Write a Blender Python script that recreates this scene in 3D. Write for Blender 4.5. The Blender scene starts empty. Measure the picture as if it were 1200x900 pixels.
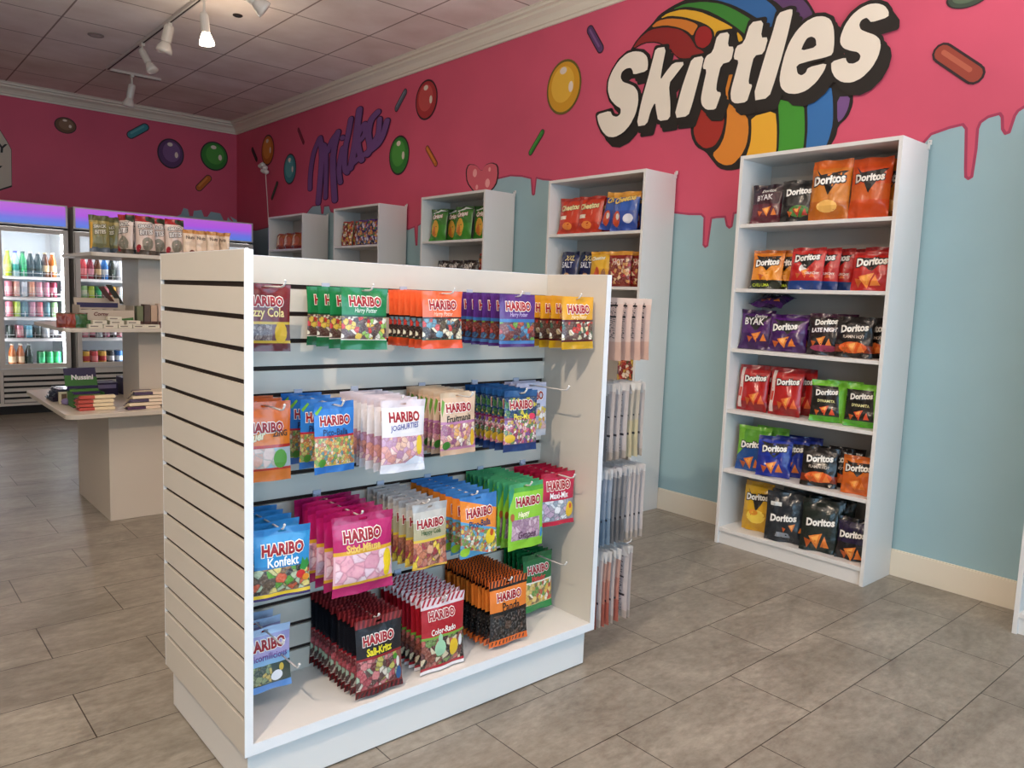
import bpy, math, random
from mathutils import Vector, Matrix, noise
from mathutils.geometry import tessellate_polygon
random.seed(7)
S = bpy.context.scene
C = S.collection
PI = math.pi

def srgb(c):
    if isinstance(c, str):
        c = c.lstrip('#'); c = [int(c[i:i+2], 16)/255 for i in (0, 2, 4)]
    return tuple((x/12.92 if x <= .04045 else ((x+.055)/1.055)**2.4) for x in c[:3]) + (1.0,)

# ------------------------------------------------------------------ camera
cd = bpy.data.cameras.new('camera'); cam = bpy.data.objects.new('camera', cd); C.objects.link(cam)
cd.sensor_width = 36.0; cd.sensor_fit = 'HORIZONTAL'; cd.lens = 902.16/1200*36.0
cd.clip_start = .05; cd.clip_end = 60
YAW, PITCH, ROLL, H = .7197, .1105, .0374, 1.2581
f = Vector((math.sin(YAW)*math.cos(PITCH), math.cos(YAW)*math.cos(PITCH), -math.sin(PITCH)))
r = Vector((math.cos(YAW), -math.sin(YAW), 0)); u = r.cross(f)
r2 = r*math.cos(ROLL)+u*math.sin(ROLL); u2 = -r*math.sin(ROLL)+u*math.cos(ROLL)
m = Matrix((r2, u2, -f)).transposed().to_4x4(); m.translation = (0, 0, H)
cam.matrix_world = m
S.camera = cam
S.view_settings.view_transform = 'Standard'; S.view_settings.look = 'None'
S.view_settings.gamma = 1.0; S.view_settings.exposure = -0.44
S.view_settings.use_curve_mapping = False

# ------------------------------------------------------------------ light
w = bpy.data.worlds.new('world'); S.world = w; w.use_nodes = True
bg = w.node_tree.nodes['Background']; bg.inputs[0].default_value = (.62, .78, 1.0, 1); bg.inputs[1].default_value = 1.0
def area(name, loc, target, sx, sy, power, col, spread=180):
    l = bpy.data.lights.new(name, 'AREA'); l.shape = 'RECTANGLE'; l.size = sx; l.size_y = sy
    l.energy = power; l.color = col; l.spread = math.radians(spread)
    o = bpy.data.objects.new(name, l); C.objects.link(o); o.location = loc
    o.rotation_euler = (Vector(target)-Vector(loc)).to_track_quat('-Z', 'Y').to_euler(); return o
def spot(name, loc, target, power, col, size=110, blend=.6, rad=.035):
    l = bpy.data.lights.new(name, 'SPOT'); l.energy = power; l.color = col
    l.spot_size = math.radians(size); l.spot_blend = blend; l.shadow_soft_size = rad
    o = bpy.data.objects.new(name, l); C.objects.link(o); o.location = loc
    o.rotation_euler = (Vector(target)-Vector(loc)).to_track_quat('-Z', 'Y').to_euler(); return o
# daylight of the shop front behind the camera
area('shop_window_daylight', (.6, -2.3, 1.3), (.8, 3, 1.1), 5.6, 2.1, 160, (.45, .75, 1.0))
# added fill, aimed up from behind the camera to brighten the ceiling
area('upward_ceiling_fill', (.6, -2.2, .35), (1.0, .3, 3.2), 5.4, .6, 200, (1.0, .93, .89), 66)
WARM = (1.0, .80, .60)
spot('key_track_spot', (-.69, .50, 2.95), (1.5, 2.0, .6), 280, WARM, 74, .8, .025)
spot('track_or_fill_spot', (2.0, .6, 3.02), (3.7, 2.2, 1.5), 24, WARM, 130, .9, .05)
spot('track_or_fill_spot', (2.0, 2.6, 3.02), (3.7, 4.0, 1.4), 20, WARM, 130, .9, .05)
spot('track_or_fill_spot', (.2, 2.8, 3.02), (.5, 3.6, 0), 34, WARM, 110, .8, .05)
spot('track_or_fill_spot', (1.98, 5.60, 2.92), (3.2, 6.0, 1.2), 20, WARM, 150, .9, .05)
spot('track_or_fill_spot', (1.2, 6.6, 3.02), (1.3, 8.4, .5), 26, WARM, 75, .9, .05)  # fill without a lamp head, aimed low to lift the cooler fronts
spot('track_or_fill_spot', (-.69, -.3, 3.02), (.6, .9, 0), 10, WARM, 120, .9, .05)
spot('track_or_fill_spot', (2.0, 1.3, 3.02), (1.8, .9, 0), 10, WARM, 130, .9, .05)
spot('track_or_fill_spot', (-1.6, 4.6, 3.02), (-1.2, 5.0, 0), 38, WARM, 140, .9, .05)  # added fill over the left floor, bouncing into the room
spot('track_or_fill_spot', (-1.5, 1.8, 3.02), (-3.2, 2.2, 2.3), 70, WARM, 130, .9, .05)  # added fill thrown at the left wall to bounce onto the ceiling
spot('track_or_fill_spot', (-1.5, 5.5, 3.02), (-3.2, 5.9, 2.3), 30, WARM, 130, .9, .05)  # same added bounce fill, further back along the left wall

def glow(loc, power):
    l = bpy.data.lights.new('ceiling_fill_glow', 'POINT'); l.energy = power; l.color = WARM; l.shadow_soft_size = .05
    o = bpy.data.objects.new('ceiling_fill_glow', l); C.objects.link(o); o.location = loc
for p, e in (((2.16, 5.60, 2.86), 5), ((2.0, 2.6, 2.80), 7), ((2.0, .6, 2.80), 9), ((.2, 2.8, 2.80), 9), ((-.69, .5, 2.80), 8), ((-1.5, 5.5, 2.80), 8)): glow(p, e)  # point fills added at the bulb positions to brighten the ceiling
# ------------------------------------------------------------------ materials
_M = {}
def mat(key, col, rough=.5, metal=0., coat=0., spec=.5, emit=None, es=0.):
    if key in _M: return _M[key]
    m = bpy.data.materials.new(key); m.use_nodes = True
    b = m.node_tree.nodes['Principled BSDF']
    b.inputs['Base Color'].default_value = srgb(col)
    b.inputs['Roughness'].default_value = rough; b.inputs['Metallic'].default_value = metal
    b.inputs['Coat Weight'].default_value = coat; b.inputs['Specular IOR Level'].default_value = spec
    if emit: b.inputs['Emission Color'].default_value = srgb(emit); b.inputs['Emission Strength'].default_value = es
    _M[key] = m; return m
def ink(col, rough=.45): return mat('ink_'+str(col)+str(rough), col, rough)
class N:
    def __init__(s, m): s.t = m.node_tree; s.n = s.t.nodes; s.l = s.t.links
    def new(s, t, **kw):
        x = s.n.new(t)
        for k, v in kw.items(): setattr(x, k, v)
        return x
    def lk(s, a, b): s.l.new(a, b)
    def math(s, op, a, b=None, c=None):
        x = s.n.new('ShaderNodeMath'); x.operation = op
        for i, v in enumerate((a, b, c)):
            if v is None: continue
            if isinstance(v, (int, float)): x.inputs[i].default_value = v
            else: s.l.new(v, x.inputs[i])
        return x.outputs[0]
    def mix(s, fac, a, b):
        x = s.n.new('ShaderNodeMix'); x.data_type = 'RGBA'
        for sock, v in ((x.inputs['Factor'], fac), (x.inputs['A'], a), (x.inputs['B'], b)):
            if isinstance(v, (int, float)): sock.default_value = v
            elif isinstance(v, (tuple, str)): sock.default_value = srgb(v) if isinstance(v, str) else v
            else: s.l.new(v, sock)
        return x.outputs['Result']
    def ramp(s, fac, stops, mode='CONSTANT'):
        x = s.n.new('ShaderNodeValToRGB'); cr = x.color_ramp; cr.interpolation = mode
        while len(cr.elements) < len(stops): cr.elements.new(1.0)
        for e, (p, c) in zip(cr.elements, stops): e.position = p; e.color = srgb(c)
        s.l.new(fac, x.inputs[0]); return x.outputs[0]

def bagmat(key, bands, candy=None, tilt=0., lines=None, rough=.24, wr=.55):
    """printed film: bands [(v0, colour)], candy (v0,v1,u0,u1,[palette],scale,bg), lines = fine grey text lines"""
    if key in _M: return _M[key]
    m = bpy.data.materials.new(key); m.use_nodes = True; n = N(m); b = n.n['Principled BSDF']
    uv = n.new('ShaderNodeUVMap'); uv.uv_map = 'UVMap'
    sp = n.new('ShaderNodeSeparateXYZ'); n.lk(uv.outputs[0], sp.inputs[0])
    U, Vv = sp.outputs[0], sp.outputs[1]
    vt = n.math('ADD', Vv, n.math('MULTIPLY', n.math('SUBTRACT', U, .5), tilt)) if tilt else Vv
    col = n.ramp(vt, bands)
    if candy:
        for (v0, v1, u0, u1, pal, sc, bgc) in (candy if isinstance(candy, list) else [candy]):
            ms = n.math('MULTIPLY', n.math('GREATER_THAN', vt, v0), n.math('LESS_THAN', vt, v1))
            if u0 > 0: ms = n.math('MULTIPLY', ms, n.math('GREATER_THAN', U, u0))
            if u1 < 1: ms = n.math('MULTIPLY', ms, n.math('LESS_THAN', U, u1))
            vo = n.new('ShaderNodeTexVoronoi'); vo.inputs['Scale'].default_value = sc*1.35
            ve = n.new('ShaderNodeTexVoronoi'); ve.feature = 'DISTANCE_TO_EDGE'; ve.inputs['Scale'].default_value = sc*1.35
            mp = n.new('ShaderNodeMapping'); mp.inputs['Scale'].default_value = (1, 1.25, 1); mp.inputs['Rotation'].default_value = (0, 0, .4)
            n.lk(uv.outputs[0], mp.inputs[0])
            dn = n.new('ShaderNodeTexNoise'); dn.inputs['Scale'].default_value = sc*.8; n.lk(mp.outputs[0], dn.inputs['Vector'])
            va = n.new('ShaderNodeVectorMath'); va.operation = 'MULTIPLY_ADD'; va.inputs[1].default_value = (.55/sc,)*3
            n.lk(dn.outputs['Color'], va.inputs[0]); n.lk(mp.outputs[0], va.inputs[2])
            n.lk(va.outputs[0], vo.inputs['Vector']); n.lk(va.outputs[0], ve.inputs['Vector'])
            s2 = n.new('ShaderNodeSeparateColor'); n.lk(vo.outputs['Color'], s2.inputs[0])
            pc = n.ramp(s2.outputs[0], [(i/len(pal), p) for i, p in enumerate(pal)])
            gap = n.ramp(ve.outputs['Distance'], [(.0, '#ffffff'), (.11, '#000000')], 'LINEAR')
            pc = n.mix(n.math('MULTIPLY', gap, .8), pc, srgb(bgc))
            sw = n.new('ShaderNodeTexNoise'); sw.inputs['Scale'].default_value = sc*3.2; sw.inputs['Detail'].default_value = 3; n.lk(mp.outputs[0], sw.inputs['Vector'])
            pc = n.mix(n.ramp(sw.outputs[0], [(.50, '#000000'), (.70, '#6a6a6a')], 'LINEAR'), pc, '#f2e6da')  # pale flecks: candy highlights put into the colour
            pc = n.mix(n.ramp(sw.outputs[0], [(.30, '#b0b0b0'), (.46, '#000000')], 'LINEAR'), pc, srgb(bgc))  # dark flecks: shading of the candy put into the colour
            col = n.mix(ms, col, pc)
    if lines:
        wv = n.new('ShaderNodeTexNoise'); wv.inputs['Scale'].default_value = 1.0; wv.inputs['Detail'].default_value = 3
        mp = n.new('ShaderNodeMapping'); mp.inputs['Scale'].default_value = (14, 70, 1); n.lk(uv.outputs[0], mp.inputs[0]); n.lk(mp.outputs[0], wv.inputs['Vector'])
        k = n.math('GREATER_THAN', wv.outputs[0], .54)
        ms = n.math('MULTIPLY', n.math('GREATER_THAN', Vv, lines[0]), n.math('LESS_THAN', Vv, lines[1]))
        ms = n.math('MULTIPLY', ms, n.math('LESS_THAN', U, .78))
        col = n.mix(n.math('MULTIPLY', k, ms), col, srgb(lines[2]))
    n.lk(col, b.inputs['Base Color'])
    b.inputs['Roughness'].default_value = rough
    b.inputs['Coat Weight'].default_value = .35; b.inputs['Coat Roughness'].default_value = .15
    tc = n.new('ShaderNodeTexCoord'); no = n.new('ShaderNodeTexNoise'); no.inputs['Scale'].default_value = 26; no.inputs['Detail'].default_value = 2
    n.lk(tc.outputs['Object'], no.inputs['Vector'])
    bp = n.new('ShaderNodeBump'); bp.inputs['Strength'].default_value = wr; bp.inputs['Distance'].default_value = .006
    n.lk(no.outputs[0], bp.inputs['Height']); n.lk(bp.outputs[0], b.inputs['Normal'])
    _M[key] = m; return m

WHITE = mat('white_laminate', '#dcdbd8', .38)
def _lam():
    n = N(WHITE); b = n.n['Principled BSDF']
    no = n.new('ShaderNodeTexNoise'); no.inputs['Scale'].default_value = 220
    bp = n.new('ShaderNodeBump'); bp.inputs['Strength'].default_value = .05; bp.inputs['Distance'].default_value = .001
    n.lk(no.outputs[0], bp.inputs['Height']); n.lk(bp.outputs[0], b.inputs['Normal'])
_lam()
GREYW = mat('cooler_grey_enamel', '#cdc8c1', .35)
DARK = mat('groove_brown', '#2a1a12', .8)
BLACK = mat('black_plastic', '#0c0b0b', .6)
WIRE = mat('white_wire', '#dcdcdc', .3, coat=.3)
CHROME = mat('chrome', '#c8c8c8', .2, metal=1.)
PLATE = mat('clear_plastic_plate', '#c2cbdc', .15)
def glass():
    m = bpy.data.materials.new('door_glass'); m.use_nodes = True; n = N(m); t = n.n
    t.remove(t['Principled BSDF']); out = t['Material Output']
    tr = n.new('ShaderNodeBsdfTransparent'); gl = n.new('ShaderNodeBsdfGlossy'); gl.inputs['Roughness'].default_value = .03
    fr = n.new('ShaderNodeFresnel'); fr.inputs[0].default_value = 1.35
    mx = n.new('ShaderNodeMixShader'); n.lk(fr.outputs[0], mx.inputs[0]); n.lk(tr.outputs[0], mx.inputs[1]); n.lk(gl.outputs[0], mx.inputs[2])
    n.lk(mx.outputs[0], out.inputs[0]); return m
GLASS = glass()

# ------------------------------------------------------------------ mesh helpers
class MB:
    def __init__(s): s.v = []; s.f = []; s.mi = []; s.uv = []; s.mats = []
    def m(s, mt):
        if mt not in s.mats: s.mats.append(mt)
        return s.mats.index(mt)
    def add(s, vs, fs, mt, uvs=None):
        o = len(s.v); k = s.m(mt); s.v += [tuple(p) for p in vs]
        s.uv += (uvs if uvs else [(0, 0)]*len(vs))
        for q in fs: s.f.append(tuple(i+o for i in q)); s.mi.append(k)
        return s
    def box(s, x0, x1, y0, y1, z0, z1, mt):
        P = [(x, y, z) for z in (z0, z1) for y in (y0, y1) for x in (x0, x1)]
        return s.add(P, [(0, 2, 3, 1), (4, 5, 7, 6), (0, 1, 5, 4), (2, 6, 7, 3), (0, 4, 6, 2), (1, 3, 7, 5)], mt)
    def obox(s, c, ax, ay, az, mt):
        c = Vector(c); ax, ay, az = Vector(ax), Vector(ay), Vector(az)
        P = [c+ax*i+ay*j+az*k for k in (-.5, .5) for j in (-.5, .5) for i in (-.5, .5)]
        return s.add(P, [(0, 2, 3, 1), (4, 5, 7, 6), (0, 1, 5, 4), (2, 6, 7, 3), (0, 4, 6, 2), (1, 3, 7, 5)], mt)
    def tube(s, pts, rad, mt, seg=8):
        pts = [Vector(p) for p in pts]; rs = rad if isinstance(rad, (list, tuple)) else [rad]*len(pts)
        vs = []; fs = []; n = len(pts)
        d0 = (pts[1]-pts[0]).normalized(); ref = Vector((0, 0, 1)) if abs(d0.z) < .9 else Vector((1, 0, 0))
        for i, p in enumerate(pts):
            d = (pts[min(i+1, n-1)]-pts[max(i-1, 0)]).normalized()
            a = d.cross(ref).normalized(); b = a.cross(d)
            for k in range(seg):
                t = 2*PI*k/seg; vs.append(p+(a*math.cos(t)+b*math.sin(t))*rs[i])
        for i in range(n-1):
            for k in range(seg):
                k2 = (k+1) % seg; fs.append((i*seg+k, i*seg+k2, (i+1)*seg+k2, (i+1)*seg+k))
        fs.append(tuple(range(seg))[::-1]); fs.append(tuple((n-1)*seg+k for k in range(seg)))
        return s.add(vs, fs, mt)
    def lathe(s, prof, mt, seg=16, c=(0, 0, 0), mts=None):
        vs = []; n = len(prof)
        for (rr, z) in prof:
            for k in range(seg):
                t = 2*PI*k/seg; vs.append((c[0]+rr*math.cos(t), c[1]+rr*math.sin(t), c[2]+z))
        for i in range(n-1):
            fs = [(i*seg+k, i*seg+(k+1) % seg, (i+1)*seg+(k+1) % seg, (i+1)*seg+k) for k in range(seg)]
            if i == 0: s.add(vs, [], mt); base = len(s.v)-len(vs)
            kk = s.m(mts[i] if mts else mt)
            for q in fs: s.f.append(tuple(j+base for j in q)); s.mi.append(kk)
        for row, rev in ((0, True), (n-1, False)):
            q = [base+row*seg+k for k in range(seg)]
            s.f.append(tuple(q[::-1] if rev else q)); s.mi.append(s.m((mts[0] if rev else mts[-1]) if mts else mt))
        return s
    def poly(s, pts3, mt):
        tri = tessellate_polygon([[Vector(p) for p in pts3]])
        return s.add(pts3, [tuple(t) for t in tri], mt)
    def mesh(s, name):
        me = bpy.data.meshes.new(name); me.from_pydata(s.v, [], s.f)
        for mt in s.mats: me.materials.append(mt)
        me.polygons.foreach_set('material_index', s.mi)
        ul = me.uv_layers.new(name='UVMap')
        for lp in me.loops: ul.data[lp.index].uv = s.uv[lp.vertex_index]
        me.update(); return me
    def build(s, name, parent=None, smooth=False, bevel=0):
        o = bpy.data.objects.new(name, s.mesh(name)); C.objects.link(o)
        if parent: o.parent = parent
        if smooth: o.data.polygons.foreach_set('use_smooth', [True]*len(o.data.polygons))
        if bevel:
            b = o.modifiers.new('bevel', 'BEVEL'); b.width = bevel; b.segments = 2; b.limit_method = 'ANGLE'; b.angle_limit = .7
        return o
def tag(o, label=None, cat=None, group=None, kind=None):
    if label: o['label'] = label
    if cat: o['category'] = cat
    if group: o['group'] = group
    if kind: o['kind'] = kind
    return o
def empty(name, loc, label, cat, group=None, rz=0):
    o = bpy.data.objects.new(name, None); C.objects.link(o); o.location = loc; o.rotation_euler = (0, 0, rz)
    o.empty_display_size = .05
    return tag(o, label, cat, group)
def copy_tree(o, parent=None):
    c = o.copy(); C.objects.link(c); c.parent = parent
    for ch in list(o.children):
        copy_tree(ch, c)
    return c

_T = {}
def text_tris(txt, off=0., shear=0., space=1.):
    """letters of the built-in font as flat triangles, width normalised to 1, centred"""
    key = (txt, off, shear, space)
    if key in _T: return _T[key]
    cu = bpy.data.curves.new('t', 'FONT'); cu.body = txt; cu.offset = off; cu.shear = shear; cu.resolution_u = 2
    cu.align_x = 'CENTER'; cu.space_character = space
    ob = bpy.data.objects.new('t', cu); C.objects.link(ob)
    dg = bpy.context.evaluated_depsgraph_get(); me = bpy.data.meshes.new_from_object(ob.evaluated_get(dg))
    me.calc_loop_triangles()
    vs = [(v.co.x, v.co.y) for v in me.vertices]; fs = [tuple(t.vertices) for t in me.loop_triangles]
    bpy.data.objects.remove(ob); bpy.data.curves.remove(cu); bpy.data.meshes.remove(me)
    base = _T.get((txt, 'box', shear, space))
    if base is None:
        x0 = min(p[0] for p in vs); x1 = max(p[0] for p in vs); y0 = min(p[1] for p in vs); y1 = max(p[1] for p in vs)
        base = ((x0+x1)/2, (y0+y1)/2, x1-x0); _T[(txt, 'box', shear, space)] = base
    cx, cy, wd = base
    _T[key] = ([((p[0]-cx)/wd, (p[1]-cy)/wd) for p in vs], fs); return _T[key]

# ------------------------------------------------------------------ bags
def sstep(a, b, x):
    t = max(0., min(1., (x-a)/(b-a))); return t*t*(3-2*t)
def bag_mesh(name, w, h, t, filmmat, decals=(), hang=False, seed=0, puff=1.0, seal=.075):
    """pillow bag, front towards -Y; origin at the euro hole (hang) or the middle of the bottom"""
    rnd = random.Random(seed); ph = [rnd.uniform(0, 6.28) for _ in range(6)]
    z0 = -h*.945 if hang else 0.
    amp = (.0036 if hang else .011)*min(1., t/.02 if hang else t/.05); sd = seed*3.7
    def thick(uu, v):
        e = sstep(seal*.6, seal+.2, v)*sstep(seal*.6, seal+.22, 1-v)
        if hang: e *= .75+.25*(1-v)
        s = max(0., 1-abs(2*uu-1)**2.6)**.75
        wv = 1+.08*math.sin(9*uu+ph[0]+3*v)*math.sin(7*v+ph[1])
        body = t/2*e*s*wv*puff
        near = max(sstep(.34, .10, v), sstep(.66, .90, v))*sstep(0, seal, min(v, 1-v))
        crease = abs(noise.noise(Vector((uu*4.2+sd, v*3.4, sd))))*amp*1.6*s*sstep(seal, .3, min(v, 1-v))
        fold = noise.noise(Vector((uu*9+sd, v*1.6, sd+5)))*amp*near*s
        return max(.0005, body-crease+fold)
    def pos(uu, v, side=-1, eps=0.):
        pin = 1-.05*math.sin(PI*v)
        x = (uu-.5)*w*pin; z = z0+v*h
        off = amp*.9*math.sin(10*uu+ph[3])*(sstep(.16, 0, v)+sstep(.84, 1, v))
        return (x, side*(thick(uu, v)+eps)+off, z)
    us = [0, .025, .07, .13, .19, .25, .31, .37, .43, .57, .63, .69, .75, .81, .87, .93, .975, 1]
    vs = [0, .03, .06, .09, .13, .18, .23, .29, .35, .41, .47, .53, .59, .65, .71, .77, .82, .87, .91, .93, .96, 1]
    import bisect
    def skin(uu, v, eps):
        """a point on the printed front, eps above the faces actually built"""
        i = min(max(bisect.bisect_right(us, uu)-1, 0), len(us)-2); j = min(max(bisect.bisect_right(vs, v)-1, 0), len(vs)-2)
        a = (uu-us[i])/(us[i+1]-us[i]); b = (v-vs[j])/(vs[j+1]-vs[j])
        ys = [pos(us[i+p], vs[j+q])[1] for p, q in ((0, 0), (1, 0), (0, 1), (1, 1))]
        y = (ys[0]*(1-a)+ys[1]*a)*(1-b)+(ys[2]*(1-a)+ys[3]*a)*b
        q = pos(uu, v); return (q[0], y-eps, q[2])
    E0 = .0006 if hang else .0010
    def lay_on(poly2, eps, mt, mb):
        """cut a flat outline along the grid of the bag so it follows every crease"""
        a0 = max(0, bisect.bisect_right(us, min(p[0] for p in poly2))-1); a1 = min(len(us)-2, bisect.bisect_left(us, max(p[0] for p in poly2)))
        b0 = max(0, bisect.bisect_right(vs, min(p[1] for p in poly2))-1); b1 = min(len(vs)-2, bisect.bisect_left(vs, max(p[1] for p in poly2)))
        for j in range(b0, b1+1):
            row = clip(clip(poly2, 1, vs[j], 1), 1, vs[j+1], -1)
            if len(row) < 3: continue
            for i in range(a0, a1+1):
                if hang and us[i] == .43 and vs[j] == .93: continue
                c = clip(clip(row, 0, us[i], 1), 0, us[i+1], -1)
                if len(c) >= 3: mb.add([skin(q[0], q[1], eps) for q in c], [tuple(range(len(c)))], mt)
    mb = MB(); nu = len(us); nv = len(vs)
    for side in (-1, 1):
        P = [pos(a, b, side) for b in vs for a in us]; Q = [(a, b) for b in vs for a in us]; F = []
        for j in range(nv-1):
            for i in range(nu-1):
                if hang and us[i] == .43 and vs[j] == .93: continue
                q = (j*nu+i, j*nu+i+1, (j+1)*nu+i+1, (j+1)*nu+i)
                F.append(q if side < 0 else q[::-1])
        mb.add(P, F, filmmat, Q)
    nfilm = len(mb.f)
    for d in decals:
        if d[0] == 'text':       # text, cu, cv, width, fill, outline, outline offset, shear, slope
            _, s, cu, cv, wd, fill, outl, oo, sh, slope = d
            for lay, (col, off, eps) in enumerate(((outl, oo, E0), (fill, .044 if outl else .018, E0*1.6))):
                if col is None: continue
                V2, F2 = text_tris(s, off, sh)
                ys = 1.28 if hang else 1.14
                P2 = [(cu+x*wd, cv+(y*ys*wd*w+x*wd*w*slope)/h) for x, y in V2]
                mt = ink(col, .4)
                for tr in F2: lay_on([P2[k] for k in tr], eps, mt, mb)
        elif d[0] == 'poly':     # colour, layer, points in u,v
            _, col, lay, pts = d
            tri = tessellate_polygon([[Vector((a*w, b*h, 0)) for a, b in pts]])
            for tr in tri: lay_on([pts[k] for k in tr], E0*(.45+.15*lay), ink(col, .4), mb)
    me = mb.mesh(name)
    me.polygons.foreach_set('use_smooth', [i < nfilm for i in range(len(me.polygons))])
    # letters must face outward whatever way they were triangulated: double sided by default
    return me
def clip(p, ax, val, sg):
    out = []
    for i in range(len(p)):
        a, b = p[i], p[(i+1) % len(p)]; da, db = (a[ax]-val)*sg, (b[ax]-val)*sg
        if da >= 0: out.append(a)
        if (da > 0 > db) or (da < 0 < db):
            t = da/(da-db); out.append((a[0]+(b[0]-a[0])*t, a[1]+(b[1]-a[1])*t))
    return out
def ellpts(cx, cy, rx, ry, n=14, rot=0.):
    return [(cx+rx*math.cos(2*PI*k/n)*math.cos(rot)-ry*math.sin(2*PI*k/n)*math.sin(rot), cy+rx*math.cos(2*PI*k/n)*math.sin(rot)+ry*math.sin(2*PI*k/n)*math.cos(rot)) for k in range(n)]
ORD = ['first', 'second', 'third', 'fourth', 'fifth', 'sixth', 'seventh', 'eighth', 'ninth', 'tenth', 'eleventh', 'twelfth', 'thirteenth', 'fourteenth', 'fifteenth']
from mathutils.bvhtree import BVHTree
def _bvh(o, d=(0, 0, 0)):
    M = Matrix.Translation(Vector(o.location)+Vector(d)) @ o.rotation_euler.to_matrix().to_4x4()
    vs = [M @ v.co for v in o.data.vertices]
    return BVHTree.FromPolygons(vs, [tuple(p.vertices) for p in o.data.polygons]), vs
def settle(o, others, lo, hi, deep, step=.006, maxd=.22):
    """nudge a standing bag until it is inside lo..hi and clear of the bags already there (deep: axis and sign of 'further in')"""
    _, vs = _bvh(o)
    o.location.z += lo[2]-min(v.z for v in vs)
    for a in (0, 1):
        mn = min(v[a] for v in vs); mx = max(v[a] for v in vs)
        if mn < lo[a]: o.location[a] += lo[a]-mn
        elif mx > hi[a]: o.location[a] -= mx-hi[a]
    _, vs = _bvh(o); mn = [min(v[a] for v in vs) for a in (0, 1)]; mx = [max(v[a] for v in vs) for a in (0, 1)]
    ax, sg = deep; side = 1-ax; c = []
    for i in range(-6, int(maxd/step)):
        for j in range(-10, 11):
            d = [0, 0, 0]; d[ax] = sg*i*step; d[side] = j*step; c.append((abs(i)*(1 if i >= 0 else 1.5)+abs(j)*1.6, tuple(d)))
    c.sort(); best = (0, 0, 0)
    for _, d in c:
        if any(mn[a]+d[a] < lo[a]-1e-5 or mx[a]+d[a] > hi[a]+1e-5 for a in (0, 1)): continue
        if not others: best = d; break
        t, _ = _bvh(o, d)
        if not any(t.overlap(q) for q in others): best = d; break
    else: print('UNSETTLED', o['label'])
    o.location = Vector(o.location)+Vector(best)
    others.append(_bvh(o)[0]); return o
def put(me, name, loc, rot, label, cat, group=None):
    o = bpy.data.objects.new(name, me); C.objects.link(o); o.location = loc; o.rotation_euler = rot
    return tag(o, label, cat, group)
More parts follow.
